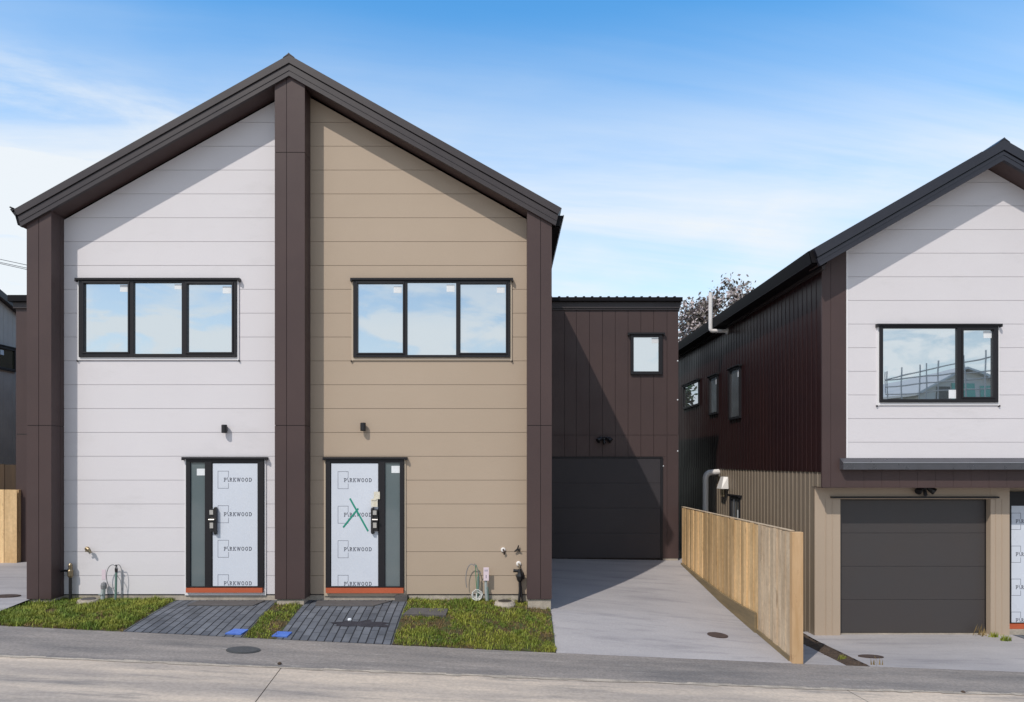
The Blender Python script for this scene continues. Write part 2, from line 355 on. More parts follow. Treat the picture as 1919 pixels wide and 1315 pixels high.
# footpath (asphalt-grey concrete strip) and the pale concrete roadway in slabs
structure(sheet('pavement', frange(-30, 30, 120), lambda x: [yf(x)+0.02, (yf(x)+YE)/2, YE], lambda x, y: ze(x), M['pavement']))
mb = MB()
joints = [-30,-20.95,-16.45,-11.95,-7.45,-2.95,1.55+3.0,10.55,15.05,30]
for a, b in zip(joints[:-1], joints[1:]):
    xs = frange(a+0.005, b-0.005, 10); o = len(mb.v); vs = []
    for x in xs:
        for y in (-12, -4, 0, 4, 7, yf(x)): vs.append((x+(y-9.2)*-0.13*0+(9.2-y)*0.10, y, ze(x)+0.002))
    mb.add(vs, [(i*6+j, (i+1)*6+j, (i+1)*6+j+1, i*6+j+1) for i in range(10) for j in range(5)])
structure(mb.build('road', M['road']))
mb = MB()
for i, x in enumerate(frange(-16, 16, 160)[:-1]):     # broken lip of concrete between the two
    w = random.uniform(0.008, 0.05); w2 = random.uniform(0.0, 0.05)
    mb.add([(x,yf(x)-w2-0.02,ze(x)+0.008),(x+0.2,yf(x+0.2)-w2-0.02,ze(x+0.2)+0.008),(x+0.2,yf(x+0.2)+w,ze(x+0.2)+0.010),(x,yf(x)+w,ze(x)+0.010)], [(0,1,2,3)])
structure(mb.build('road_edge', M['edge']))

DZB = zz(1045.5, 16.35)
def drive_xr(y): return 4.36-0.041*(y-10.6)
def drive_z(x, y):
    l = interp(y, [10.6,11.3,12.0,13.5,16.5], [ze(0.74),-0.23,-0.07,0.06,DZB])
    r = interp(y, [10.6,11.91,13.5,16.2,16.5], [ze(4.3),-0.446,-0.27,0.13,DZB-0.03])
    return lerp(l, r, (x-0.74)/(drive_xr(y)-0.74))
mb = MB(); n = 28; vs = []
for i in range(n+1):
    y = lerp(YE, 16.5, i/n); xr = drive_xr(y)
    for j in range(n+1):
        x = lerp(0.74, xr, j/n); vs.append((x, y, drive_z(x, y)))
mb.add(vs, [(i*(n+1)+j, i*(n+1)+j+1, (i+1)*(n+1)+j+1, (i+1)*(n+1)+j) for i in range(n) for j in range(n)])
structure(mb.build('driveway', M['drive']))
def ldrive_z(x, y): return interp(y, [10.6,12,16.4], [ze(x), 0.1175, 0.136])
structure(sheet('driveway', frange(-13.5,-8.13,10), lambda x: frange(YE, 17.5, 16), ldrive_z, M['drive']))
def rdrive_z(x, y): return lerp(ze(x), -0.70, min(1, (y-10.6)/1.9))
structure(sheet('driveway', frange(5.47, 9.22, 12), lambda x: frange(YE, 13.1, 10), rdrive_z, M['drive']))
structure(sheet('side_path', frange(4.40, 5.13, 3), lambda x: frange(YE, 24, 30), lambda x, y: rdrive_z(x, y)-0.01, M['drive']))
structure(sheet('soil', frange(5.05, 5.56, 4), lambda x: frange(YE+0.02, 14, 40),
      lambda x, y: rdrive_z(x, y)-0.03+random.uniform(0, 0.05)*(1 if 5.1 < x < 5.5 else 0), M['soil']))

# turf and paver paths in front of the gabled house
def turf_z(x, y):
    t = max(0, min(1, (y-YE)/1.6)); back = 0.03 if x < -0.5 else lerp(0.03, -0.04, min(1, (x+0.5)/1.2))
    return lerp(ze(x), back, math.sin(t*PI/2)**1.0*0.5+t*0.5)
PATHS = [(-5.78,-3.98), (-3.47,-1.73)]
for a, b in PATHS:
    structure(sheet('path', frange(a, b, 8), lambda x: frange(YE, 12.42, 12), lambda x, y: turf_z(x, y)+0.004, M['pavers']))
STRIPS = [(-8.13,-5.78), (-3.98,-3.47), (-1.73,0.74)]
for a, b in STRIPS:
    structure(sheet('soil', frange(a, b, 20), lambda x: frange(YE, 12.42, 20), lambda x, y: turf_z(x, y)+random.uniform(-0.004,0.012), M['turf']))
def blades(spots, lo, hi):
    mb = MB(); vs = []; fs = []
    for x, y, z in spots:
        for _ in range(random.randint(2, 4)):
            h = random.uniform(lo, hi); t = random.uniform(0, 2*PI); w = random.uniform(0.0025, 0.006)
            lean = random.uniform(0.2, 1.0)*h; bx, by = x+random.uniform(-0.02,0.02), y+random.uniform(-0.02,0.02)
            dx, dy = math.cos(t), math.sin(t); o = len(vs)
            vs += [(bx-dy*w,by+dx*w,z-0.005),(bx+dy*w,by-dx*w,z-0.005),(bx+dx*lean*0.4+dy*w*0.8,by+dy*lean*0.4-dx*w*0.8,z+h*0.65),
                   (bx+dx*lean*0.4-dy*w*0.8,by+dy*lean*0.4+dx*w*0.8,z+h*0.65),(bx+dx*lean,by+dy*lean,z+h)]
            fs += [(o,o+1,o+2,o+3),(o+3,o+2,o+4)]
    mb.add(vs, fs); return mb
from mathutils import noise as mnoise
def grass_patch(a, b, dens, label, lush):
    sp, dry, tall = [], [], []
    for _ in range(int((b-a)*1.8*dens)):
        x = random.uniform(a-0.05, b+0.05); y = random.uniform(YE-0.06, 12.42)
        rag = 0.05*mnoise.noise((x*5, y*5, 9.0))
        if x < a+0.01-rag or x > b-0.01+rag or y < YE+0.0-rag*1.2: continue
        nv = mnoise.noise((x*2.2, y*2.2, 3.3))+0.6*mnoise.noise((x*6, y*6, 1.3))+0.3*mnoise.noise((x*15, y*15, 4.3))
        t = (y-YE)/1.8; z = turf_z(min(max(x,a),b), max(y, YE))
        if nv < (-0.18 if lush else -0.13)-t*(0.55 if lush else 0.16):
            if random.random() < 0.3: dry.append((x, y, z))
            continue
        (dry if random.random() < 0.16 else tall if nv > 0.25 and random.random() < 0.35 else sp).append((x, y, z))
    k = (0.02, 0.07) if lush else (0.012, 0.05)
    m = blades(sp, *k); m2 = blades(tall, 0.05, 0.12 if lush else 0.085); m.add(m2.v, m2.f)
    tag(m.build('grass', M['grass']), label, 'grass', None, 'stuff')
    tag(blades(dry, 0.012, 0.05).build('dry_grass', M['grass_dry']), label.replace('green', 'dry brown'), 'grass', None, 'stuff')
grass_patch(-8.13,-5.80, 2900, 'lush green grass below the white wall, left of the left paver path', True)
grass_patch(-3.97,-3.49, 2500, 'narrow strip of green grass between the two paver paths', False)
grass_patch(-1.72, 0.73, 2900, 'patchy green grass below the beige wall, beside the pale driveway', False)

# ------------------------------------------------------------------ left gabled duplex house
Y0, YW = 12.0, 12.35                                  # pillar fronts, cladding face
RX = -3.70; SL = 0.562
def zb(x): return 9.018-SL*abs(x-RX)                  # underside of the barge boards
LX0, LX1 = -8.182, 0.764
duplex = thing('duplex_house', (RX, 12.3, 0.0),
   'tall gabled duplex house, half white half beige, with brown pillars and low garage wing', 'house')
# solid body behind the cladding
body = [(LX0+0.02,-0.3),(LX1-0.02,-0.3),(LX1-0.02,zb(LX1)-0.01),(RX,zb(RX)-0.01),(LX0+0.02,zb(LX0)-0.01)]
MB().prism(body, 12.40, 26.0).build('side_wall', M['brown'], duplex)
fm = MB()
fm.box(LX0+0.03, LX1-0.03, 12.354, 12.6, -0.4, 0.124)
for a, b in ((-8.16,-7.78), (-3.93,-3.47), (0.36,0.75)): fm.box(a, b, 12.03, 12.37, -0.5, 0.105)
fm.build('foundation', M['foundation'], duplex)
ZL = [8.41-0.4182*k for k in range(-3, 22)]
def boards(poly, y0, y1, gap=0.007):
    mb = MB(); zs = sorted(ZL)
    for a, b in zip([-9]+zs, zs+[99]):
        q = clip(clip(poly, 1, a+gap/2, True), 1, b-gap/2, False)
        if len(q) > 2: mb.prism(q, y0, y1)
    return mb
def half(xa, xb, bot): return [(xa,bot),(xb,bot),(xb,zb(xb)-0.035),(xa,zb(xa)-0.035)]
XA, XB, XC, XD = -7.764, -3.955, -3.445, 0.345
for nm, a, b, key in (('white_cladding', XA-0.03, XB+0.1, 'white'), ('beige_cladding', XC-0.1, XD+0.05, 'beige')):
    p = half(a, b, 0.139)
    w = boards(p, YW, YW+0.02).build(nm, M[key], duplex)
    MB().prism(half(a, b, 0.145), YW+0.013, YW+0.045).build('backing', M[key+'_gap'], w)
    MB().box(a, b, YW-0.004, YW+0.05, 0.1245, 0.137).build('base_flashing', M['frame'], w)
# three brown pillars made of folded panels with fine joints
def pillar(x0, x1, xg, joints, y0, y1, top, bot, parent):
    core = [(x0,bot),(x1,bot),(x1,top(x1))]+([(RX,top(RX))] if x0 < RX < x1 else [])+[(x0,top(x0))]
    p = MB().prism([(max(x0+0.008,min(x1-0.008,x)), z) for x, z in core], y0+0.012, y1).build('pillar', M['brown_gap'], parent)
    mb = MB(); zs = [bot]+sorted(joints)+[99]
    for a, b in zip(zs[:-1], zs[1:]):
        for xa, xb in ((x0, xg-0.004), (xg+0.004, x1)):
            q = clip(clip(core, 1, a+0.005, True), 1, b-0.005, False)
            q = clip(clip(q, 0, xa, True), 0, xb, False)
            mb.prism(q, y0, y0+0.02)
        q = clip(clip(core, 1, a+0.005, True), 1, b-0.005, False)
        for xa, xb in ((x0, x0+0.02), (x1-0.02, x1)):
            qq = clip(clip(q, 0, xa, True), 0, xb, False)
            ym = (y0+y1)/2
            mb.prism(qq, y0+0.0205, ym+0.03); mb.prism(qq, ym+0.036, y1)
    mb.build('panel', M['brown'], p)
    return p
pillar(LX0, XA, xx(72.5,Y0), [3.077], Y0, 12.42, zb, 0.114, duplex)
pillar(XB, XC, xx(537,Y0), [3.077,7.73], Y0, 12.42, zb, 0.114, duplex)
pillar(XD, LX1, xx(1013,Y0), [3.077], Y0, 12.42, zb, 0.114, duplex)

def gable_roof(parent, rx, sl, apex, xl, xr, yfr, yback, ywall, ends=True, h1=0.195, h2=0.345, rm='roof'):
    """barge boards, soffit, roof and ridge of one gable; apex = underside height at the ridge"""
    f = lambda x: apex-sl*abs(x-rx)
    def band(lo, hi, ca, cb): # outline of both rakes as two polygons
        return [[(xl+ca,f(xl+ca)+lo),(rx,apex+lo),(rx,apex+hi),(xl+cb,f(xl+cb)+hi)],
                [(rx,apex+lo),(xr-ca,f(xr-ca)+lo),(xr-cb,f(xr-cb)+hi),(rx,apex+hi)]]
    bg = MB()
    for q in band(0.0, h1, 0.07, 0.03): bg.prism(q, yfr, yfr+0.055)
    bo = bg.build('barge_board', M[rm], parent)
    lp = MB()
    for q in band(-0.006, 0.035, 0.075, 0.07): lp.prism(q, yfr-0.014, yfr+0.012)
    for q in band(0.088, 0.100, 0.06, 0.06): lp.prism(q, yfr-0.008, yfr+0.01)
    lp.build('lip', M[rm], bo)
    sf = MB()
    for q in band(0.012, 0.04, 0.07, 0.07): sf.prism(q, yfr+0.056, ywall+0.03)
    sf.build('soffit', M['brown'], parent)
    dk = MB()
    for q in band(h1, h1+0.016, 0.05, 0.05): dk.prism(q, yfr+0.02, yback)
    ro = MB()
    for q in band(h1+0.016, h2, 0.03, -0.03): ro.prism(q, yfr-0.02, yback)
    r = ro.build('roof', M[rm], parent)
    dk.build('underlay', M['roof_dark'], r)
    cap = MB()
    cap.prism([(rx-0.10,apex+h2-0.10*sl+0.003),(rx,apex+h2+0.003),(rx+0.10,apex+h2-0.10*sl+0.003),(rx+0.09,apex+h2-0.09*sl+0.012),(rx+0.02,apex+h2+0.012),(rx,apex+h2+0.035),(rx-0.02,apex+h2+0.012),(rx-0.09,apex+h2-0.09*sl+0.012)], yfr-0.025, yback)
    ribs = MB()
    y = yfr+0.4
    for sx in (-1, 1):
        yy = yfr+0.3
        while yy < yback:
            xe = xl if sx < 0 else xr
            ribs.obox((rx+sx*0.17, yy, f(rx+0.17)+h2+0.01), (xe, yy, f(xe)+h2+0.01), 0.04, 0.03); yy += 0.75
    ribs.build('rib', M[rm], r)
    cap.build('ridge_cap', M[rm], r)
    return f
gable_roof(duplex, RX, SL, 9.018, -8.335, 0.900, 11.965, 26.0, YW)
def gutter(parent, x_in, x_out, z0, z1, y0, y1, lip='lip'):
    t = 0.012; s = 1 if x_out > x_in else -1
    g = MB()
    g.prism([(x_in,z0),(x_out-s*0.05,z0),(x_out,z1),(x_out-s*t,z1),(x_out-s*0.06,z0+t),(x_in+s*t,z0+t),(x_in+s*t,z1),(x_in,z1)][::1], y0, y1) if False else None
    g.box(x_in, x_out-s*0.05, y0, y1, z0, z0+t)
    g.prism([(x_out-s*0.052,z0),(x_out,z1),(x_out-s*t,z1),(x_out-s*0.064,z0+0.004)], y0, y1)
    g.box(x_in, x_in+s*t, y0, y1, z0+t, z1)
    g.prism([(x_in,z0),(x_out-s*0.05,z0),(x_out,z1),(x_in,z1)], y0, y0+0.01)
    o = g.build('gutter', M['roof_dark'], parent)
    if lip: MB().tube([(x_out,y0,z1),(x_out,y1,z1)], 0.012, 6).build('lip', M[lip], o)
    return o
gutter(duplex, 0.79, 0.965, 6.47, 6.66, 12.02, 26)
gutter(duplex, -8.20, -8.40, 6.50, 6.68, 12.02, 26)
MB().obox(at(31,403,11.97), at(22,391,11.97), 0.03, 0.05).obox(at(24,398,11.97), at(32,391,11.97), 0.03, 0.03).obox(at(19,388,11.97), at(26,391,11.97), 0.03, 0.025).build('gutter_bracket', M['frame'], duplex)

# ---- windows: local frame u (right), w (out of wall), v (up); wall plane at w = 0
def wall_M(origin, U, Nn):
    U = Vector(U); Nn = Vector(Nn); m = Matrix((U, -Nn, Vector((0,0,1)))).transposed().to_4x4(); m.translation = Vector(origin); return m
def window(parent, Mx, fr, panes, head=None, trim=None, sash=(), stickers=(), glass='glass', label=None, sash_w=0.028, bar_depth=0.05):
    """fr, panes, head: (u0,u1,v0,v1) in wall units; local y points INTO the wall"""
    u0, u1, v0, v1 = fr; mb = MB(Mx); d = -bar_depth
    ps = sorted(panes)
    edges = [u0]+[e for p in ps for e in (p[0], p[1])]+[u1]
    for i in range(0, len(edges), 2): mb.box(edges[i], edges[i+1], d, 0.004, v0, v1)
    for p in ps:
        mb.box(p[0], p[1], d, 0.004, v0, p[2]); mb.box(p[0], p[1], d, 0.004, p[3], v1)
    o = mb.build('window', M['frame'], parent, bevel=0.004)
    if label: o['label'] = label
    for i, p in enumerate(ps):
        if i in sash:
            s = MB(Mx); w = sash_w; e = -bar_depth-0.012
            a0, a1, b0, b1 = p[0]-w, p[1]+w, p[2]-w, p[3]+w
            s.box(a0,p[0],e,d-0.001,b0,b1).box(p[1],a1,e,d-0.001,b0,b1).box(p[0],p[1],e,d-0.001,b0,p[2]).box(p[0],p[1],e,d-0.001,p[3],b1)
            s.build('sash', M['frame'], o, bevel=0.003)
        MB(Mx).box(p[0]-0.002, p[1]+0.002, -0.014, -0.006, p[2]-0.002, p[3]+0.002).build('pane', M[glass], o)
    for s in stickers:
        MB(Mx).box(s[0], s[1], -0.0165, -0.0145, s[2], s[3]).build('sticker', M['paper'], o)
    if head:
        h = MB(Mx); h.box(head[0], head[1], -bar_depth-0.03, 0.002, head[2], head[3])
        h.box(head[0], head[0]+0.03, -bar_depth-0.03, 0.0, head[2]-0.025, head[2]).box(head[1]-0.03, head[1], -bar_depth-0.03, 0.0, head[2]-0.025, head[2])
        h.build('head_flashing', M['frame'], o)
    if trim:
        t = MB(Mx); tw = 0.028
        t.box(u0-tw-0.006, u0-0.004, -0.024, 0.003, v0-0.055, v1).box(u1+0.004, u1+tw+0.006, -0.024, 0.003, v0-0.055, v1)
        t.box(u0-0.004, u1+0.004, -0.022, 0.003, v0-0.05, v0-0.002)
        t.build('trim', M[trim], o)
        for ua in (u0-tw-0.02, u1+tw): MB(Mx).box(ua, ua+0.02, -0.03, 0.0, v0-0.075, v0-0.05).build('trim_plug', M['frame'], o)
    return o
def front_M(Y): return wall_M((0, Y, 0), (1,0,0), (0,-1,0))
def R(px0, px1, py0, py1, Y): return (xx(px0,Y), xx(px1,Y), zz(py1,Y), zz(py0,Y))
def win_front(parent, Y, fr, panes, head, trim, sash, stickers, label=None, glass='glass', sw=0.028):
    return window(parent, front_M(Y), R(*fr, Y), [R(*p, Y) for p in panes], R(*head, Y) if head else None, trim, sash, [R(*s, Y) for s in stickers], glass, label, sw)
win_front(duplex, YW, (150.3,444.7,526,669.4), [(160,242.6,532,660),(253,342.7,530.5,663.4),(353,436.5,533,660.4)], (144.6,451.6,522.4,526),
   'trim_w', (0,2), [(226,241,534,547),(328,341,533,542),(418,434,537,550)], 'three-pane window in the white wall')
win_front(duplex, YW, (662.9,955.6,526,670), [(671.3,755.6,532,661.6),(763.8,855,530,665.5),(863,947.8,532.5,661.6)], (658,961.6,522.4,526),
   'trim_b', (0,2), [(738,753,537,549),(837,852,533.5,547),(931,946,538,549)], 'three-pane window in the beige wall')

# ---- lettering: a small serif stroke alphabet (cap height 1)
def arc(cx, cy, rx, ry, a0, a1, n=8): return [(cx+rx*math.cos(math.radians(lerp(a0,a1,i/n))), cy+ry*math.sin(math.radians(lerp(a0,a1,i/n)))) for i in range(n+1)]
GL = {'P': (0.95, [[(0.2,0),(0.2,1)], [(0.2,0.96)]+arc(0.5,0.70,0.36,0.26,90,-90)+[(0.2,0.44)], [(0.02,0.03),(0.4,0.03)], [(0.02,0.97),(0.3,0.97)]]),
      'R': (1.05, [[(0.2,0),(0.2,1)], [(0.2,0.96)]+arc(0.45,0.74,0.28,0.22,90,-90)+[(0.2,0.52)], [(0.45,0.52),(0.85,0.03),(1.0,0.03)], [(0.02,0.03),(0.38,0.03)], [(0.02,0.97),(0.3,0.97)]]),
      'K': (1.1, [[(0.2,0),(0.2,1)], [(0.85,0.97),(0.25,0.42)], [(0.45,0.58),(0.9,0.03)], [(0.02,0.03),(0.38,0.03)], [(0.02,0.97),(0.38,0.97)], [(0.72,0.97),(1.0,0.97)], [(0.75,0.03),(1.06,0.03)]]),
      'W': (1.5, [[(0.12,0.97),(0.42,0.02)], [(0.42,0.02),(0.75,0.97)], [(0.72,0.97),(1.02,0.02)], [(1.02,0.02),(1.32,0.97)], [(0.0,0.97),(0.28,0.97)], [(1.2,0.97),(1.45,0.97)]]),
      'O': (1.15, [arc(0.53,0.5,0.43,0.48,0,360,16)]),
      'D': (1.15, [[(0.2,0),(0.2,1)], [(0.2,0.97)]+arc(0.45,0.5,0.5,0.47,90,-90,10)+[(0.2,0.03)], [(0.02,0.03),(0.3,0.03)], [(0.02,0.97),(0.3,0.97)]]),
      '\\': (0.62, [[(-0.02,1.15),(0.5,0.03)], [(0.34,0.03),(0.62,0.03)]])}
def stroke(mb, a, b, w, y):
    d = Vector((b[0]-a[0], b[1]-a[1]))
    if d.length < 1e-7: return
    d.normalize(); n = Vector((-d.y, d.x))*w/2; a = Vector(a)-d*w*0.3; b = Vector(b)+d*w*0.3
    mb.add([(a.x-n.x,y,a.y-n.y),(b.x-n.x,y,b.y-n.y),(b.x+n.x,y,b.y+n.y),(a.x+n.x,y,a.y+n.y)], [(0,1,2,3)])
def lettering(mb, text, x0, x1, zbase, cap, y, w):
    tot = sum(GL[c][0] for c in text)+0.30*(len(text)-1); k = (x1-x0)/tot; x = x0
    for c in text:
        for pl in GL[c][1]:
            for a, b in zip(pl[:-1], pl[1:]):
                stroke(mb, (x+a[0]*k, zbase+a[1]*cap), (x+b[0]*k, zbase+b[1]*cap), w, y)
        x += (GL[c][0]+0.30)*k
def door_print(mb, xl, boxw, boxh, tops, tx0, tx1, cap, y, zmin):
    for zt in tops:
        xr = xl+boxw; zc = zt-boxh*0.50; lw = 0.0075
        stroke(mb, (xl,max(zt-boxh,zmin)), (xl,zt), lw, y); stroke(mb, (xl,zt), (xr,zt), lw, y)
        stroke(mb, (xr,zt), (xr,zc+cap*0.65), lw, y)
        if zt-boxh > zmin:
            stroke(mb, (xl,zt-boxh), (xr,zt-boxh), lw, y); stroke(mb, (xr,zt-boxh), (xr,zc-cap*1.0), lw, y)
        if zc-cap*0.5 > zmin: lettering(mb, 'P\\RKWOOD', tx0, tx1, zc-cap*0.5, cap, y-0.0003, 0.0105)

def lock_set(parent, cx, z0, z1, s, y):
    """digital lock over a lever in its protective bracket; s = side the bracket is on"""
    h = z1-z0; w = 0.085
    b = MB(); b.box(cx-w/2, cx+w/2, y-0.035, y, z0+h*0.06, z1-h*0.04)
    for zz_ in (z0, z1): b.lathe((cx+s*0.05, y-0.03, zz_ if zz_ == z0 else z1-0.01), (0,1,0), [(0,0.018),(0.005,0.028),(0.03,0.028)], 10)
    b.box(cx+s*0.03, cx+s*0.075, y-0.05, y, z0+0.0, z1)
    o = b.build('lock', M['black'], parent)
    MB().box(cx-0.038, cx+0.025, y-0.06, y-0.036, z0+h*0.74, z0+h*0.92).build('keypad', M['silver'], o)
    p = MB(); p.tube([(cx-0.045,y-0.075,z0+h*0.54),(cx+0.05*(1 if s > 0 else 1),y-0.075,z0+h*0.54)], 0.016, 8)
    MB().box(cx-0.035, cx+0.025, y-0.058, y-0.036, z0+h*0.20, z0+h*0.42).build('key_cylinder', M['silver'], o)
    p.build('lever', M['silver'], o); return o

def entry_door(parent, Y, frame, leaf, light, head, orange, sticker, boxx, tops, txt, lockx, lockz, lock_side, trim, label, marks=None, right_room=True):
    fx0, fx1, fz0, fz1 = R(*frame, Y); lx0, lx1, lz0, lz1 = R(*leaf, Y)
    fr = MB(); d = -0.05
    def b(m, x0, x1, z0, z1, y0=-0.05, y1=0.004): m.box(x0, x1, Y+y0, Y+y1, z0, z1)
    segs = [(lx0,lx1)]+([R(*light, Y)[:2]] if light else []); segs.sort()
    e = [fx0]+[q for s_ in segs for q in s_]+[fx1]
    for i in range(0, len(e), 2): b(fr, e[i], e[i+1], fz0, fz1)
    b(fr, fx0+0.01, fx1-0.01, lz1, fz1, -0.048); b(fr, fx0+0.01, fx1-0.01, fz0, lz0, -0.048)
    o = fr.build('door_frame', M['frame'], parent, bevel=0.004); o['label'] = label
    if light:
        g = R(*light, Y); MB().box(g[0], g[1], Y-0.020, Y-0.012, lz0-0.01, lz1+0.01).build('sidelight', M['side_glass'], o)
        s_ = R(*sticker, Y); MB().box(s_[0], s_[1], Y-0.024, Y-0.0215, s_[2], s_[3]).build('sticker', M['paper'], o)
    if head:
        h = R(*head, Y); MB().box(h[0], h[1], Y-0.085, Y, h[2], h[3]).box(h[0], h[0]+0.03, Y-0.085, Y, h[2]-0.02, h[2]).box(h[1]-0.03, h[1], Y-0.085, Y, h[2]-0.02, h[2]).build('head_flashing', M['frame'], o)
    q = R(*orange, Y); MB().box(q[0], q[1], Y-0.07, Y-0.001, q[2], q[3]).build('sill', M['orange'], o)
    if trim:
        t = MB(); t.box(fx0-0.03, fx0-0.004, Y-0.022, Y+0.002, q[2]-0.055, fz1).box(fx1+0.004, fx1+0.03, Y-0.022, Y+0.002, q[2]-0.055, fz1)
        t.box(fx0-0.004, fx1+0.004, Y-0.022, Y+0.002, q[2]-0.055, q[2]-0.003); t.build('trim', M[trim], o)
    leafo = MB().box(lx0+0.004, lx1-0.004, Y-0.026, Y-0.002, lz0, lz1).build('door', M['frame'], parent)
    MB().box(lx0+0.012, lx1-0.008, Y-0.030, Y-0.027, lz0+0.004, lz1-0.015).build('protective_film', M['film'], leafo)
    bx = xx(boxx[0], Y); bw = (boxx[1]-boxx[0])*Y/F
    for t_ in tops:
        mb = MB(); door_print(mb, bx, bw, 32*Y/F*boxx[2], [zz(t_, Y)], xx(txt[0],Y), xx(txt[1],Y), 6.6*Y/F*boxx[2], Y-0.0306, lz0+0.01)
        mb.build('lettering', M['ink'], leafo)
    if lockx: lock_set(leafo, xx(lockx,Y), zz(lockz[1],Y), zz(lockz[0],Y), lock_side, Y-0.05)
    if marks:
        t = MB()
        for k, (a, c) in enumerate(marks):
            a, c = at(*a, Y), at(*c, Y); stroke(t, (a.x,a.z), (c.x,c.z), 0.03, Y-0.0325-0.001*k)
        t.build('tape', M['tape'], leafo)
    return o, leafo
TOPS = (882.6,947.2,1011.7,1076.3)
entry_door(duplex, YW, (350.5,495.8,860,1100), (398.9,484.5,866.5,1097.8), (358.5,385.9,865,1098), (344,502.7,856.2,860), (351.5,494,1100.4,1109),
   (370,385.4,878,890.6), (409.8,429.5,1.0), TOPS, (421,473.5), 401.5, (951,998), 1, 'trim_w', 'entry door set in the white wall, grey glass on its left')
_, lf = entry_door(duplex, YW, (611.4,757.4,860,1100), (620.5,710,866.5,1097.8), (722,750,865,1098), (606.8,763.8,856.2,860), (612.5,757,1100.4,1110),
   (734,749.4,872.8,886), (634.2,653.2,1.0), (883.5,948,1012.6,1077.2), (645.6,697.6), 705.0, (952,997), -1, 'trim_b', 'entry door set in the beige wall, marked with green tape',
   [((657,934.5),(690,994)), ((644.5,987),(671.5,953))])
MB().box(xx(697,YW), xx(709,YW), YW-0.075, YW-0.051, zz(949,YW), zz(935,YW)).box(xx(702,YW), xx(713,YW), YW-0.07, YW-0.051, zz(934.5,YW), zz(921,YW)).box(xx(698,YW), xx(707,YW), YW-0.085, YW-0.0755, zz(937,YW), zz(934,YW)).build('lock_packing', M['card'], lf)

# ---- brown garage wing on the right of the duplex, and its twin behind the left pillar
YG = 16.35
def vboards(xs, z0, z1s, y, thick, gap=0.008):
    mb = MB()
    for a, b in zip(xs[:-1], xs[1:]):
        for c, d in z1s: mb.box(a+gap/2, b-gap/2, y, y+thick, c, d)
    return mb
wx0, wx1 = 0.70, xx(1271.5, YG)
jz = zz(815,YG); dz0 = zz(1046,YG); dz1 = zz(857,YG); wtop = zz(578,YG)
dx1 = xx(1239.5,YG)
wing = MB().box(wx0, wx1-0.02, YG+0.022, 26, dz0-0.1, wtop+0.05).build('garage_wing', M['brown_gap'], duplex)
xs = [wx0]+[xx(p,YG) for p in (1058,1080,1104.7,1129,1153,1177,1201,1225,1250)]+[wx1]
mb = vboards(xs, 0, [(jz+0.004, wtop)], YG, 0.02)
for a, b in zip(xs[:-1], xs[1:]):
    if b <= dx1+0.15: mb.box(a+0.004, b-0.004, YG, YG+0.02, dz1+0.02, jz-0.004)
mb.box(xs[-2]+0.004, xs[-1], YG, YG+0.02, dz0+0.0, jz-0.004)
mb.box(dx1+0.02, xs[-2]-0.004, YG, YG+0.02, dz0, jz-0.004) if False else mb.box(dx1+0.03, xs[-2]-0.003, YG, YG+0.02, dz0, dz1+0.015)
mb.box(wx1-0.02, wx1, YG+0.021, 26, dz0-0.1, wtop)
mb.build('cladding', M['brown'], wing)
fx = MB(); fx.box(wx0, xx(1274,YG), YG-0.05, YG+0.1, zz(578,YG), zz(566,YG)); fx.box(wx0, xx(1273,YG), YG-0.03, YG+0.05, zz(581,YG), zz(578.5,YG))
fx.build('fascia', M['roof'], wing)
rf = MB(); rf.box(wx0, xx(1276.6,YG), YG-0.14, 26, zz(566,YG)+0.002, zz(559,YG))
x = wx0+0.1
while x < xx(1274,YG): rf.box(x, x+0.05, YG-0.14, 26, zz(559,YG)-0.001, zz(557.3,YG)); x += 0.19
rf.build('roof', M['roof_dark'], wing)
gd = MB(); ph = (dz1-dz0-0.02)/4
for k in range(4): gd.box(0.78, dx1-0.03, YG+0.005-0.03, YG+0.03, dz0+0.01+k*ph, dz0+0.01+(k+1)*ph-0.007)
g = gd.build('garage_door', M['garage2'], duplex, bevel=0.004); g['label'] = 'dark four-panel garage door of the brown wing'
MB().box(0.79, dx1-0.031, YG-0.017, YG+0.02, dz0+0.012, dz1-0.022).build('panel_joint', M['garage2'], g)
MB().box(dx1-0.028, dx1+0.025, YG-0.03, YG+0.03, dz0, dz1+0.004).box(0.78, dx1+0.025, YG-0.04, YG+0.03, dz1-0.012, dz1+0.012).build('door_surround', M['frame'], g)
win_front(duplex, YG, (1181.5,1240.5,627,702), [(1187,1234,632,696)], (1176,1245,624,627), None, (), [(1221,1233.5,633.5,643)], 'single-pane window in the brown wing')
for px, py in ((1270,676),(1270,749),(1243,873),(1270,845)): MB().lathe(at(px,py,YG)+Vector((0,0.01,0)), (0,-1,0), [(0,0.017),(0.014,0.017),(0.018,0.010)], 8).build('fixing_cap', M['paper'], wing)
MB().box(wx1-0.36, wx1-0.01, YG+0.008, YG+0.2, dz0-0.3, dz0-0.005).build('footing', M['foundation'], wing)
# twin on the left
lx = xx(30, YG)
wl = MB().box(lx, -8.15, YG, 26, zz(1053,YG), zz(578,YG)).build('garage_wing', M['brown'], duplex)
MB().box(xx(27,YG), -8.15, YG-0.05, YG+0.1, zz(578,YG), zz(567,YG)).build('fascia', M['roof'], wl)
MB().box(xx(22,YG), -8.15, YG-0.14, 26, zz(566.5,YG), zz(555,YG)).build('roof', M['roof_dark'], wl)
MB().box(lx+0.02, -8.15, YG-0.004, YG, zz(814,YG), zz(812.5,YG)).build('joint', M['brown_gap'], wl)
MB().box(lx+0.05, -8.15, YG+0.02, YG+0.3, -0.2, zz(1053.5,YG)).build('footing', M['foundation'], wl)

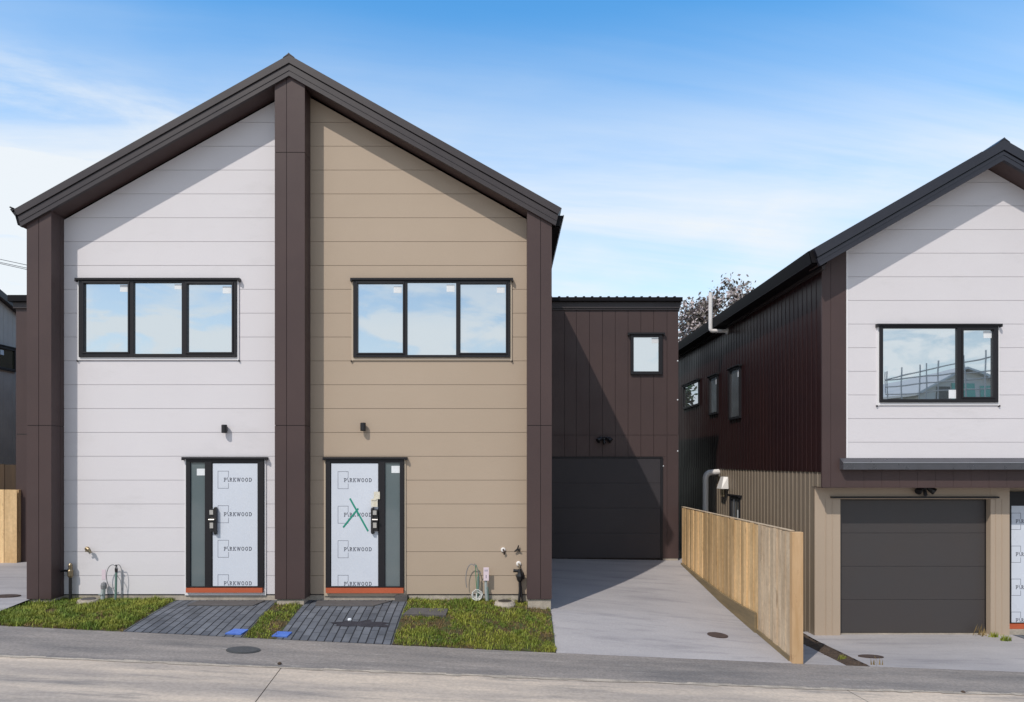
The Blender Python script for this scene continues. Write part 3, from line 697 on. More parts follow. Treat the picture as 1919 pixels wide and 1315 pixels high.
# ------------------------------------------------------------------ right gabled house
YR = 12.46; YU = 12.82; YD = 12.95
RRX = 8.51; RSL = 0.575; RAP = 7.63
CX = xx(1540, YR); CX1 = 2*RRX-CX
house = thing('townhouse', (RRX, 12.9, -0.7), 'white clad gabled townhouse with dark roof over a beige garage level, at right edge', 'house')
def zr(x): return RAP-RSL*abs(x-RRX)
zlow = zz(912.5, YR); zled = zz(858, YR); zband = zz(879.5, YR)
bodyr = [(CX+0.03,zlow+0.02),(CX1-0.03,zlow+0.02),(CX1-0.03,zr(CX1)-0.01),(RRX,RAP-0.01),(CX+0.03,zr(CX)-0.01)]
MB().prism(bodyr, YR+0.04, 26).build('body', M['brown_gap'], house)
ZRL = [zz(560+167/3.554,YR)-0.418*k for k in range(-7, 8)]
wxa = xx(1585.5, YR)
pr = [(wxa,zled),(CX1-0.4,zled),(CX1-0.4,zr(CX1-0.4)-0.0),(RRX,RAP),(wxa,zr(wxa)-0.0)]
sv = ZL; ZL = ZRL
w = boards(pr, YR, YR+0.02).build('white_cladding', M['white'], house)
ZL = sv
MB().prism(pr, YR+0.013, YR+0.036).build('backing', M['white_gap'], w)
MB().box(wxa, wxa+0.03, YR-0.012, YR-0.0005, zled+0.002, zr(wxa)+0.0).build('corner_trim', M['trim_w'], w)
for a, b in ((CX, xx(1556,YR)), (xx(1556,YR)+0.005, wxa-0.004)):
    MB().prism([(a,zlow),(b,zlow),(b,zr(b)),(a,zr(a))], YR-0.012, YR+0.03).build('corner_panel', M['brown'], house)
MB().prism([(CX1-0.4,zlow),(CX1,zlow),(CX1,zr(CX1)),(CX1-0.4,zr(CX1-0.4))], YR-0.012, YR+0.03).build('corner_panel', M['brown'], house)
bb = MB(); x = wxa
while x < CX1-0.4:
    bb.box(x, min(x+0.312, CX1-0.4), YR-0.004, YR+0.03, zlow+0.002, zband); x += 0.316
bb.box(CX+0.02, CX1-0.02, YR-0.006, YU, zlow-0.012, zlow)
bb.build('floor_band', M['brown'], house)
ld = MB(); ld.prism([(0,0)]*0 or [(wxa-0.03,zband),(CX1-0.4,zband),(CX1-0.4,zband+0.11),(wxa-0.03,zband+0.11)], YR-0.15, YR-0.14)
ldv = [(YR-0.15,zband),(YR-0.0,zband),(YR-0.0,zled-0.002),(YR-0.03,zled-0.004),(YR-0.15,zband+0.115)]
mb = MB(); n = len(ldv); xa, xb = xx(1580.5,YR-0.15), CX1-0.3
mb.add([(xa,y,z) for y,z in ldv]+[(xb,y,z) for y,z in ldv], [tuple(range(n-1,-1,-1)), tuple(range(n,2*n))]+[(i,(i+1)%n,(i+1)%n+n,i+n) for i in range(n)])
lo = mb.build('ledge_flashing', M['steel'], house)
lo.data.materials[0] = material('dark_ledge_metal', (0.10,0.10,0.115), 0.32, metal=0.25, col2=(0.085,0.085,0.095), scale=3, rvar=0.08)
MB().tube([(xa,YR-0.152,zband+0.117),(xb,YR-0.152,zband+0.117)], 0.008, 6).build('edge_roll', M['steel'], lo)
gable_roof(house, RRX, RSL, RAP, xx(1531,12.08)-0.03, 2*RRX-xx(1531,12.08)+0.03, 12.07, 26, YR, h1=0.155, h2=0.345, rm='roof_navy')
gutter(house, CX-0.06, xx(1519,12.08)-0.02, zz(492,12.08), zz(469,12.08), 12.12, 26, None)
gutter(house, CX1+0.06, 2*RRX-xx(1519,12.08)+0.02, zz(492,12.08), zz(469,12.08), 12.12, 26, None)
MB().box(CX-0.07, CX-0.012, 12.3, 26, zr(CX)-0.12, zr(CX)+0.1).build('fascia', M['roof'], house)
# ribbed side walls (profile runs along Y, facing -X)
def ribbed(x, y0, y1, z0, z1, pitch, depth, rib, mat, name, parent):
    prof = []; y = y0
    while y < y1-pitch*0.5:
        prof += [(x, y), (x, y+pitch-rib), (x-depth, y+pitch-rib+0.006), (x-depth, y+pitch-0.006)]; y += pitch
    prof.append((x, y))
    vs = [(a,b,z0) for a,b in prof]+[(a,b,z1) for a,b in prof]; n = len(prof)
    return MB().add(vs, [(i,i+n,i+1+n,i+1) for i in range(n-1)]).build(name, mat, parent)
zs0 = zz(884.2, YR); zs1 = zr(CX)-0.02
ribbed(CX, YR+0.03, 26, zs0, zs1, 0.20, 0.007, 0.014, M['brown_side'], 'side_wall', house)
LXS = CX+0.02
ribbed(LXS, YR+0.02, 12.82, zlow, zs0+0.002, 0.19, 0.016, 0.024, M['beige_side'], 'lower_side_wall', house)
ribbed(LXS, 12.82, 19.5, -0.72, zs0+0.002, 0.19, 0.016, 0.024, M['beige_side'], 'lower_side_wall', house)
ribbed(LXS, 19.5, 26, -0.4, zs0+0.002, 0.20, 0.007, 0.014, M['brown_side'], 'lower_side_wall', house)  # brown in place of beige: the garage wing's shadow is put into the colour
MB().box(LXS+0.03, CX1-0.05, YD+0.3, 26, -0.8, zlow).build('lower_body', M['beige_gap'], house)
# beige piers round the garage door
dxa, dxb = xx(1569,YD), xx(1847,YD); dza, dzb = zz(1187,YD), zz(935,YD)
pm = MB()
pm.box(LXS+0.012, dxa-0.004, YU, YD+0.35, dza-0.08, zlow-0.013)
pm.box(dxb+0.004, xx(1892,YU), YU, YD+0.35, dza-0.06, zlow-0.013)
pm.box(dxa-0.004, dxb+0.004, YU+0.003, YD+0.35, dzb+0.004, zlow-0.013)
for px in (1548,1560,1866,1878): pm.box(xx(px,YU)-0.006, xx(px,YU)+0.006, YU-0.008, YU+0.01, dza-0.06, dzb+0.0)
pm.build('garage_surround', M['beige'], house)
MB().box(xx(1527,YU), xx(1567,YU), YU+0.03, YU+0.3, dza-0.2, dza-0.081).build('footing', M['foundation'], house)
gd = MB(); ph = (dzb-dza-0.02)/4
for k in range(4): gd.box(dxa+0.015, dxb-0.012, YD, YD+0.04, dza+0.012+k*ph, dza+0.012+(k+1)*ph-0.007)
g = gd.build('garage_door', M['garage'], house, bevel=0.004); g['label'] = 'charcoal four-panel garage door between beige piers'
MB().box(dxb-0.011, dxb+0.003, YD-0.01, YD+0.1, dza, dzb+0.003).box(dxa-0.003, dxa+0.012, YD-0.01, YD+0.1, dza, dzb+0.003).box(dxa, dxb, YD+0.041, YD+0.1, dza, dzb).build('door_surround', M['black'], g)
MB().box(dxa+0.016, dxb-0.013, YD+0.007, YD+0.039, dza+0.014, dzb-0.022).build('panel_joint', M['garage'], g)
MB().box(xx(1556,YU), xx(1869,YU), YU-0.06, YU, zz(933,YU), zz(930,YU)).build('head_flashing', M['frame'], g)
MB().box(dxa, dxb, YD-0.07, YD+0.1, dza-0.03, dza+0.008).build('threshold', M['foundation'], g)
# entry beside the garage
YN = 13.0
entry_door(house, YN, (1886,1990,921,1166), (1892,1981,946,1166), None, None, (1880,1990,1167.5,1176.5), None, (1893,1910.5,0.957), (961,1022.6,1084.3,1146), (1901.5,1952), None, None, 1, None,
    'entry door at the right edge of the photo')
em = MB(); em.box(xx(1990,YN), CX1, YN-0.005, YN+0.3, -0.8, zlow); em.box(xx(1880,YN), xx(1990,YN), YN+0.006, YN+0.3, -0.8, zlow-0.014)
em.build('entry_wall', M['beige'], house)
MB().box(xx(1880,YN), xx(1990,YN), YN-0.14, YN+0.004, -0.9, zz(1177,YN)).build('entry_step', M['foundation'], house)
win_front(house, YR, (1646.6,1867.7,611,754), [(1652.5,1791,615.5,748),(1802,1858.5,618.5,744)], (1640.4,1873.4,607.8,611), 'trim_w', (1,), [(1842,1857,620.5,633.5),(1777,1790.5,730.5,746.5)], 'two-pane window above the garage of the right house')
# windows in the dark side wall
sideM = wall_M((CX, 0, 0), (0,-1,0), (-1,0,0))
def side_win(ya, yb, z0, z1, stick, gl, lab):
    fr = (-yb, -ya, z0, z1); b = 0.06
    window(house, sideM, fr, [(-yb+b, -ya-b, z0+b, z1-b)], (-yb-0.05, -ya+0.05, z1, z1+0.02), None, (), [(-ya-b-0.18, -ya-b-0.03, z1-b-0.2, z1-b-0.03)] if stick else [], gl, lab)
side_win(16.72, 17.55, 3.50, 4.76, True, 'glass_dim', 'nearest of the three small windows in the dark side wall')
side_win(18.5, 19.3, 3.73, 4.78, True, 'glass_dim', 'middle of the three small windows in the dark side wall')
side_win(20.3, 22.1, 4.10, 4.85, False, 'glass_dim', 'farthest of the three small windows in the dark side wall')
lowM = wall_M((LXS, 0, 0), (0,-1,0), (-1,0,0))
window(house, lowM, (-17.55,-16.8,0.2,1.63), [(-17.49,-16.86,0.26,1.55)], (-17.6,-16.75,1.63,1.66), None, (), [(-17.05,-16.92,1.1,1.3)], 'glass_dim', 'narrow low window above the timber fence')
# white vent pipe by the gutter and white downpipe lower down
def elbow(p, q, r, rad, n=6):
    """two straight runs p->corner q->r joined by a bend"""
    p, q, r = Vector(p), Vector(q), Vector(r); a = q+(p-q).normalized()*rad; b = q+(r-q).normalized()*rad
    return [p]+[(a.lerp(q, t/n)).lerp(q.lerp(b, t/n), t/n) for t in range(n+1)]+[r]
yv = 17.75; pxo = VX+5.13*F/yv
vp = MB().tube(elbow((CX,yv,zz(620,yv)), (5.13,yv,zz(620,yv)), (5.13,yv,zz(548,yv)), 0.07), 0.05, 10)
vp.lathe((CX-0.01,yv,zz(620,yv)), (-1,0,0), [(0,0.085),(0.035,0.085)], 10)
vp.build('vent_pipe', M['pvc'], house, smooth=False)['label'] = 'white vent pipe rising past the gutter'
yv = 18.55
MB().tube(elbow((LXS,yv,zz(884,yv)), (xx(1322,yv),yv,zz(886,yv)), (xx(1322,yv),yv,-0.4), 0.16), 0.075, 12).build('downpipe', M['pvc'], house)['label'] = 'fat white downpipe behind the timber fence'
yv = 17.9
vh = MB(); c = Vector((LXS-0.02, yv, zz(905,yv)))
vh.add([c+Vector(p) for p in ((0,-0.16,0.16),(0,0.16,0.16),(-0.10,-0.12,0.16),(-0.10,0.12,0.16),(0,-0.2,-0.14),(0,0.2,-0.14),(-0.18,-0.2,-0.14),(-0.18,0.2,-0.14))],
   [(0,1,3,2),(4,6,7,5),(0,2,6,4),(1,5,7,3),(2,3,7,6)])
ho = vh.build('vent_hood', M['pvc'], house)
MB().tube([c+Vector((-0.08,-0.06,-0.12)), c+Vector((-0.08,-0.06,-0.34))], 0.025, 8).tube([c+Vector((-0.08,0.08,-0.12)), c+Vector((-0.08,0.08,-0.34))], 0.025, 8).tube([c+Vector((-0.05,0.15,0.1)), c+Vector((-0.07,0.35,0.18)), c+Vector((-0.05,0.5,0.05))], 0.02, 6).tube([c+Vector((-0.05,0.35,0.17)), c+Vector((-0.05,0.38,-0.12))], 0.03, 6).build('pipe_tail', M['brass'], ho)

# ------------------------------------------------------------------ lamps on the walls
def wall_lamp(px, py0, py1, label):
    p = at(px, (py0+py1)/2, YW); h = (py1-py0)*YW/F
    t = thing('wall_lamp', p, label, 'wall lamp', 'black cylinder wall lamps above the doors')
    MB().lathe((p.x, YW-0.075, p.z-h/2), (0,0,1), [(0,0.042),(0.01,0.048),(h-0.01,0.048),(h,0.04)], 16).build('lamp_body', M['black'], t)
    MB().box(p.x-0.03, p.x+0.03, YW-0.04, YW, p.z-0.04, p.z+0.04).build('bracket', M['black'], t)
    return t
wl1 = wall_lamp(423.5, 796, 811.5, 'small black cylinder lamp on the white wall above the door')
wl2 = copy_tree(wl1); wl2.location = at(682.0, 800, YW); wl2['label'] = 'small black cylinder lamp on the beige wall above the door'
def flood_lamp(p, label):
    t = thing('flood_lamp', p, label, 'flood lamp', 'black twin-head sensor flood lamps over the garage doors')
    MB().lathe(p, (0,-1,0), [(0,0.05),(0.03,0.05),(0.05,0.03),(0.09,0.02)], 12).build('mount', M['black'], t)
    for s in (-1, 1):
        c = p+Vector((s*0.06, -0.09, 0.0))
        MB().lathe(c+Vector((-s*0.02,0.02,0.03)), (s*0.75,-0.35,-0.55), [(0,0.02),(0.02,0.038),(0.10,0.058),(0.15,0.062),(0.152,0.05)], 14).build('lamp_head', M['black'], t)
    MB().lathe(p+Vector((0,-0.07,-0.01)), (0,-0.25,-1), [(0,0.022),(0.05,0.03),(0.11,0.034),(0.13,0.012)], 12).build('sensor', M['black'], t)
    return t
fl1 = flood_lamp(at(1131.5, 822, YG), 'black twin flood lamp on the brown wing above its garage door')
fl2 = copy_tree(fl1); fl2.location = at(1728.5, 915.5, YU); fl2['label'] = 'black twin flood lamp under the overhang above the charcoal garage door'

# ------------------------------------------------------------------ timber fence between the driveways
A = Vector((4.33, 10.6)); B = Vector((4.04, 16.2)); fd = (B-A).normalized(); fn = Vector((-fd.y, fd.x))
if fn.x > 0: fn = -fn                                   # faces the left driveway
fence = thing('timber_fence', (4.2, 11.6, -0.4), 'yellow pine paling fence between the sloping driveway and the right house', 'fence')
Lf = (B-A).length
def fp(t, off, z): q = A+fd*t+fn*off; return Vector((q.x, q.y, z))
def ftop(t): return lerp(1.398, 1.412, t/Lf)
def fground(t):
    q = A+fd*t; return drive_z(q.x-0.03, q.y)
def fbox(mb, t0, t1, o0, o1, zb0, zb1, zt0, zt1):
    mb.add([fp(t0,o0,zb0),fp(t1,o0,zb1),fp(t1,o1,zb1),fp(t0,o1,zb0),fp(t0,o0,zt0),fp(t1,o0,zt1),fp(t1,o1,zt1),fp(t0,o1,zt0)],
       [(0,3,2,1),(4,5,6,7),(0,1,5,4),(1,2,6,5),(2,3,7,6),(3,0,4,7)])
def palings(t0, t1, mat, low):
    mb = MB(); t = t0; k = 0
    while t < t1-0.02:
        w = min(0.148+random.uniform(-0.006,0.006), t1-t); o = random.uniform(0.0, 0.006)+(0.012 if k % 2 else 0); e = random.uniform(-0.014,0.008)
        fbox(mb, t, t+w-random.uniform(0.006,0.014), o, o+0.018, fground(t)+low, fground(t+w)+low, ftop(t)+e, ftop(t+w)+e); t += w; k += 1
    return mb.build('palings', mat, fence)
palings(0.10, 1.32, M['wood_grey'], 0.07)['label'] = 'greyer weathered near end of the palings'
palings(1.32, Lf, M['wood'], 0.03)
mb = MB()
fbox(mb, 0.09, 1.32, 0.032, 0.05, fground(0.09)-0.03, fground(1.32)-0.03, fground(0.09)+0.075, fground(1.32)+0.075)
for i in range(8):
    t0, t1 = lerp(1.32, Lf-0.1, i/8), lerp(1.32, Lf-0.1, (i+1)/8); h0, h1 = lerp(0.34, 0.04, (i/8)**0.8), lerp(0.34, 0.04, ((i+1)/8)**0.8)
    fbox(mb, t0, t1, 0.035, 0.075, fground(t0)-0.02, fground(t1)-0.02, fground(t0)+h0, fground(t1)+h1)
mb.build('kick_board', M['wood_kick'], fence)
mb = MB()
for zf in (0.18, 0.9): fbox(mb, 0.1, Lf, -0.05, -0.002, lerp(fground(0.1),1.4,zf), lerp(fground(Lf),1.47,zf), lerp(fground(0.1),1.4,zf)+0.09, lerp(fground(Lf),1.47,zf)+0.09)
mb.build('rail', M['wood'], fence)
for t in (0.0, 2.8, Lf-0.11):
    mb = MB(); fbox(mb, t-0.0, t+0.095, -0.14 if t else -0.135, -0.052 if t else 0.034, fground(t)-0.2, fground(t)-0.2, ftop(t)-(0.004 if t else 0.0), ftop(t)-(0.004 if t else 0.0))
    mb.build('post', M['wood_post'], fence, bevel=0.006)
mb = MB(); fbox(mb, 0.1, Lf, -0.045, 0.028, ftop(0.1)+0.008, ftop(Lf)+0.008, ftop(0.1)+0.018, ftop(Lf)+0.018); mb.build('cap', M['wood_grey'], fence)

# ------------------------------------------------------------------ neighbour on the far left, fences, wires, tree
nb = thing('neighbour_house', (-15.5, 20, 0.3), 'grey vertically clad house partly hidden at the left edge of the photo', 'house')
NX = -13.5
mb = MB(); y = 16.0
rake = lambda y: zz(563,18.76)-0.36*(y-18.76)
while y < 26:
    mb.add([(NX,y+0.004,0.2),(NX,y+0.176,0.2),(NX,y+0.176,rake(y+0.176)),(NX,y+0.004,rake(y+0.004)),(NX-0.02,y+0.004,0.2),(NX-0.02,y+0.176,0.2),(NX-0.02,y+0.176,rake(y+0.176)),(NX-0.02,y+0.004,rake(y+0.004))],
      [(0,1,2,3),(5,4,7,6),(4,0,3,7),(1,5,6,2),(3,2,6,7)]); y += 0.18
mb.build('side_wall', M['grey_clad'], nb)
mb = MB()
mb.add([(x,yy,z) for x in (NX-0.021,-19) for yy,z in ((16,0.2),(26,0.2),(26,rake(26)),(16,rake(16)))], [(0,1,2,3),(7,6,5,4),(0,4,5,1),(1,5,6,2),(2,6,7,3),(3,7,4,0)])
mb.build('body', M['brown_gap'], nb)
mb = MB()
mb.add([(x,yy,z) for x in (NX+0.14,-19.2) for yy,z in ((15.8,rake(15.8)+0.01),(26.2,rake(26.2)+0.01),(26.2,rake(26.2)+0.19),(15.8,rake(15.8)+0.19))], [(0,1,2,3),(7,6,5,4),(0,4,5,1),(1,5,6,2),(2,6,7,3),(3,7,4,0)])
mb.build('roof', M['roof'], nb)
nM = wall_M((NX, 0, 0), (0,1,0), (1,0,0))
window(nb, nM, (17.2,19.33,4.92,5.56), [(17.26,19.26,4.99,5.49)], (17.15,19.38,5.56,5.58), None, (), [(18.75,18.88,5.32,5.45)], 'glass_dark')
def fence_front(name, x0, x1, y, z0, z1, mat, label):
    t = thing(name, ((x0+x1)/2, y, z0), label, 'fence'); mb = MB(); x = x1; k = 0
    while x > x0:
        mb.box(x-0.146, x, y+(0.01 if k % 2 else 0), y+(0.01 if k % 2 else 0)+0.018, z0+random.uniform(0,0.01), z1+random.uniform(-0.006,0.006)); x -= 0.15; k += 1
    mb.build('palings', mat, t)
    MB().box(x0, x1, y+0.03, y+0.07, z0+0.25, z0+0.34).box(x0, x1, y+0.03, y+0.07, z1-0.3, z1-0.21).build('rail', mat, t)
    MB().box(x1-0.1, x1-0.01, y+0.072, y+0.16, z0-0.3, z1-0.01).build('post', mat, t)
fence_front('timber_fence', -13.4, xx(31.5,16.2), 16.2, zz(1056,16.2), zz(917,16.2), M['wood'], 'short yellow pine fence panel at the left edge beside the brown wing')
fence_front('timber_fence', -13.45, xx(31.5,17.0), 17.0, 0.1, zz(870,17.0), M['wood_dark'], 'taller dark brown fence behind the yellow panel at the left edge')
for k, (pa, pb) in enumerate((((0,485.6),(49,496.3)), ((0,491.3),(49,502)), ((0,493.6),(49,504.8)))):
    Yc = 40.0+k*0.4; a, b = at(*pa, Yc), at(*pb, Yc); d = (b-a)/(b.x-a.x)
    pts = [a+d*s+Vector((0,0,0.0016*s*(s))) for s in (-40,-30,-20,-10,-5,0,2,5,10,15,20)]
    o = MB().tube([p-pts[5] for p in pts], 0.016, 5).build('power_line', M['black'], None)
    o.location = pts[5]
    tag(o, ('highest', 'middle', 'lowest')[k]+' of the thin overhead wires left of the gabled roof', 'power line', 'overhead wires crossing the sky at left')

def tree(name, c, rad, zbase, nbr, nleaf, leaf, bloom, label, size):
    t = thing(name, (c.x, c.y, zbase), label, 'tree'); tr = MB()
    base = Vector((c.x+random.uniform(-.2,.2), c.y, zbase-0.4)); fork = Vector((c.x, c.y, c.z-rad.z*0.75))
    tr.tube([base, base.lerp(fork, 0.5)+Vector((0.08,0,0)), fork], [0.2, 0.16, 0.12], 8, False)
    tips = []
    def inside():
        while True:
            v = Vector((random.uniform(-1,1), random.uniform(-1,1), random.uniform(-1,1)))
            if v.length < 1: return v
    hubs = []
    for k in range(11):
        v = inside(); q = c+Vector((v.x*rad.x*0.6, v.y*rad.y*0.6, v.z*rad.z*0.5)); m = fork.lerp(q, 0.5)+Vector((random.uniform(-.2,.2),0,random.uniform(-.1,.3)))
        tr.tube([fork, m, q], [0.08, 0.06, 0.035], 5, False); hubs.append(q)
    for k in range(nbr):
        v = inside(); v = v.normalized()*v.length**0.45
        lump = 0.86+0.28*mnoise.noise(v*1.7+Vector((5,5,5)))
        q = c+Vector((v.x*rad.x*lump, v.y*rad.y*lump, v.z*rad.z*lump)); h = min(hubs, key=lambda p: (p-q).length)
        m = h.lerp(q, 0.5)+Vector((random.gauss(0,.08), random.gauss(0,.08), random.gauss(0,.08)))
        tr.tube([h, m, q], [0.025, 0.014, 0.006], 4, False); tips += [q, q.lerp(m, 0.4), m]
    tr.build('trunk', M['bark'], t)
    lf = MB(); bl = MB()
    for q in tips:
        if mnoise.noise(q*0.9) < -0.34: continue
        for _ in range(random.randint(1, nleaf)):
            p = q+Vector((random.gauss(0,0.14), random.gauss(0,0.14), random.gauss(0,0.12)))
            a = inside().normalized(); b = a.cross(inside()+Vector((0.01,0,0))).normalized()
            s = random.uniform(0.6, 1.25)*size; w = s*random.uniform(0.4,0.6)
            (bl if bloom and random.random() < bloom else lf).add([p-a*s, p+b*w, p+a*s, p-b*w], [(0,1,2,3)])
    lf.build('crown', M[leaf], t)
    if bloom: bl.build('blossom', M['bloom'], t)
tree('flowering_tree', Vector((9.45, 30, 7.75)), Vector((2.6,1.9,2.75)), 0.0, 1000, 9, 'leaf', 0.42, 'tree with sparse dark leaves and pale blossom rising behind the garage wing', 0.095)
tree('garden_tree', Vector((3.9, 33, 4.6)), Vector((1.7,2.2,3.4)), 0.0, 330, 9, 'leaf_green', 0, 'leafy green tree behind the garage wing, seen only reflected in the far side window', 0.16)

# ------------------------------------------------------------------ small things on the ground and at the foot of the walls
def ground_lid(name, px, py, Y, rx, mat, label, cat, zf, group=None, ring=True, squash=1.0):
    x = xx(px, Y); z = zf(x, Y); n = 28; o = thing(name, (x, Y, z), label, cat, group)
    tilt = (zf(x+0.1, Y)-zf(x-0.1, Y))/0.2; tl = (zf(x, Y+0.1)-zf(x, Y-0.1))/0.2
    def disc(r, h0, h1):
        vs = []
        for h in (h0, h1):
            for k in range(n):
                a = 2*PI*k/n; dx, dy = r*math.cos(a), r*math.sin(a)*squash; vs.append((x+dx, Y+dy, z+dx*tilt+dy*tl+h))
        return MB().add(vs, [tuple(range(2*n-1, n-1, -1))[::-1]]+[(k,(k+1)%n,(k+1)%n+n,k+n) for k in range(n)])
    disc(rx*0.9, 0.002, 0.016).build('lid', M[mat], o)
    if ring:
        mb = disc(rx, -0.01, 0.011); mb.build('rim', M['iron'] if mat != 'rust' else M['rust'], o)
    return o
pz = lambda x, y: ze(x)
ground_lid('manhole_cover', 456, 1214, 9.93, 0.235, 'iron', 'round dark iron manhole cover in the grey footpath', 'manhole cover', pz, squash=0.75)
ground_lid('drain_cover', 1345, 1187, 11.60, 0.17, 'rust', 'brown drain cover on the sloping driveway beside the fence', 'drain cover', drive_z, 'brown drain covers in the driveways', squash=0.7)
ground_lid('drain_cover', 1632, 1227, 11.25, 0.20, 'rust', 'brown drain cover in front of the charcoal garage door', 'drain cover', rdrive_z, 'brown drain covers in the driveways', squash=0.55)
ground_lid('drain_cover', 12, 1119, 12.25, 0.24, 'rust', 'dark drain cover on the driveway at the left edge', 'drain cover', ldrive_z, 'brown drain covers in the driveways', squash=0.55)
def flat_piece(name, quad, th, mat, label, cat, group=None, bevel=0.004):
    zf = lambda x, y: turf_z(x, y)+0.006
    c = Vector((sum(q[0] for q in quad)/4, sum(q[1] for q in quad)/4)); n = 6; vs = []
    for h in (0, th):
        for i in range(n+1):
            for j in range(n+1):
                u, v = i/n, j/n
                x = lerp(lerp(quad[0][0],quad[1][0],u), lerp(quad[3][0],quad[2][0],u), v); y = lerp(lerp(quad[0][1],quad[1][1],u), lerp(quad[3][1],quad[2][1],u), v)
                vs.append((x, y, zf(x, y)+h))
    m = (n+1)**2; fs = []
    for i in range(n):
        for j in range(n):
            a = i*(n+1)+j; fs += [(a+m, a+n+1+m, a+n+2+m, a+1+m)]
    ed = [i*(n+1) for i in range(n+1)]; ed2 = [i*(n+1)+n for i in range(n+1)]
    for e, rev in ((ed, 0), (ed2, 1), (list(range(n+1)), 1), (list(range(n*(n+1), m)), 0)):
        for a, b in zip(e[:-1], e[1:]): fs.append((a, b, b+m, a+m) if not rev else (b, a, a+m, b+m))
    o = MB().add(vs, fs).build(name, M[mat], None, origin=(c.x, c.y, zf(c.x, c.y)))
    return tag(o, label, cat, group)
flat_piece('door_mat', [(-5.42,11.93),(-4.30,11.93),(-4.20,12.24),(-5.36,12.24)], 0.012, 'mat', 'flat grey mat on the pavers below the door in the white wall', 'mat', 'grey mats below the entry doors')
flat_piece('door_mat', [(-3.25,11.94),(-2.27,11.94),(-1.98,12.24),(-3.30,12.24)], 0.012, 'mat', 'flat grey mat on the pavers below the door in the beige wall', 'mat', 'grey mats below the entry doors')
flat_piece('paving_slab', [(-1.70,11.52),(-1.00,11.50),(-0.98,11.76),(-1.60,11.78)], 0.04, 'mat', 'flat brown grey slab lying on the grass beside the right paver path', 'slab')
flat_piece('meter_lid', [(-4.27,10.67),(-4.03,10.67),(-3.98,10.85),(-4.20,10.85)], 0.018, 'blue', 'blue meter lid at the corner of the left paver path', 'meter lid', 'blue meter lids at the path corners')
flat_piece('meter_lid', [(-3.56,10.66),(-3.33,10.66),(-3.30,10.82),(-3.52,10.82)], 0.018, 'blue', 'blue meter lid at the corner of the right paver path', 'meter lid', 'blue meter lids at the path corners')
MB().box(xx(741,12.3), xx(764,12.3), 12.23, 12.36, 0.02, zz(1114.5,12.3)).build('drain_block', M['mat'], duplex)
def stain():
    mb = MB(); c = Vector((-2.30, 11.22)); n = 40; vs = [(c.x, c.y, turf_z(c.x, c.y)+0.008)]
    for k in range(n):
        a = 2*PI*k/n; r = 0.24+0.20*mnoise.noise((math.cos(a)*2.6, math.sin(a)*2.6, 5))+0.14*abs(math.cos(a))**3
        x, y = c.x+r*math.cos(a)*1.1, c.y+r*math.sin(a)*0.42; vs.append((x, y, turf_z(x, y)+0.008))
    mb.add(vs, [(0, k+1, (k+1)%n+1) for k in range(n)])
    tag(mb.build('damp_stain', material('damp_stain', (0.014,0.012,0.018), 0.6, col2=(0.03,0.027,0.036), scale=7)), 'dark damp stain on the right paver path', 'stain')
    x, y = -2.53, 11.33
    tag(MB().lathe((x,y,turf_z(x,y)+0.004), (0,0,1), [(0,0.03),(0.02,0.035),(0.035,0.02),(0.038,0.004)], 8).build('stone', M['paper']), 'small white lump beside the damp stain on the pavers', 'stone')
stain()
for x, y in ((xx(524,9.36), 9.36), (xx(1805,9.45), 9.45)):
    tag(MB().lathe((x,y,ze(x)), (0,0,1), [(0,0.022),(0.015,0.03),(0.03,0.016),(0.034,0.003)], 7).build('stone', M['soil']), 'dark clod on the joint between footpath and road, '+('left' if x < 0 else 'right')+' of the two', 'stone')

# services at the foot of the white wall
YS = YW-0.09
def P(px, py, dy=0.0): return at(px, py, YS+dy)
t = thing('water_riser', P(132,1128), 'black water riser pipe with tap in the shaded corner by the left pillar', 'pipe')
MB().tube([P(132,1138), P(132,1082)], 0.026, 10).build('pipe', M['black'], t)
MB().lathe(P(132,1082), (0,0,1), [(0,0.03),(0.03,0.045),(0.12,0.045),(0.14,0.03),(0.22,0.034),(0.25,0.015)], 10).build('valve', M['brass'], t)
MB().tube([P(132,1070), P(122,1069), P(112,1071)], [0.025,0.02,0.014], 8).build('lever', M['black'], t)
t = thing('hose_tap', P(166,1031), 'small brass tap stub on the white wall above the gully', 'tap')
MB().lathe(at(164,1028,YW), (0,-1,0), [(0,0.04),(0.02,0.04),(0.03,0.018),(0.06,0.016)], 10).tube([P(161,1026), P(166,1029), P(170,1036)], [0.02,0.028,0.022], 8).tube([P(160,1033), P(168,1031)], 0.012, 6).build('spout', M['brass'], t)
t = thing('drain_riser', P(195,1128), 'pale grey capped drain pipe rising from the grass at the white wall', 'pipe')
MB().tube([P(191.5,1136), P(193,1112), P(194.5,1096)], 0.036, 10).build('pipe', M['pvc_grey'], t)
MB().lathe(P(194.5,1103), (0,0,1), [(0,0.045),(0.06,0.05),(0.1,0.04),(0.12,0.01)], 10).build('cap', M['cable'], t)
MB().box(xx(193,YW), xx(200,YW), YS-0.05, YS-0.03, zz(1112,YW), zz(1110,YW)).build('clip', M['pvc_grey'], t)
tag(MB().box(*(R(191,198,1067,1086,YW)[:2]), YW-0.004, YW-0.0005, *R(191,198,1067,1086,YW)[2:]).build('wall_tag', M['pink'], None, origin=at(194.5,1076,YW)), 'small pale pink tag stuck on the white wall above a pipe', 'tag')
def loop(cx, cy, rx, ry, a0, a1, dy=-0.02, n=22): return [P(cx+rx*math.cos(math.radians(lerp(a0,a1,i/n))), cy-ry*math.sin(math.radians(lerp(a0,a1,i/n))), dy+0.04*i/n) for i in range(n+1)]
t = thing('cable_conduit', P(217,1126), 'green grey conduit with loops of cable sprouting at the white wall', 'conduit')
MB().tube([P(215.5,1136), P(217,1110), P(218,1068)], 0.02, 8).build('pipe', M['pvc_green'], t)
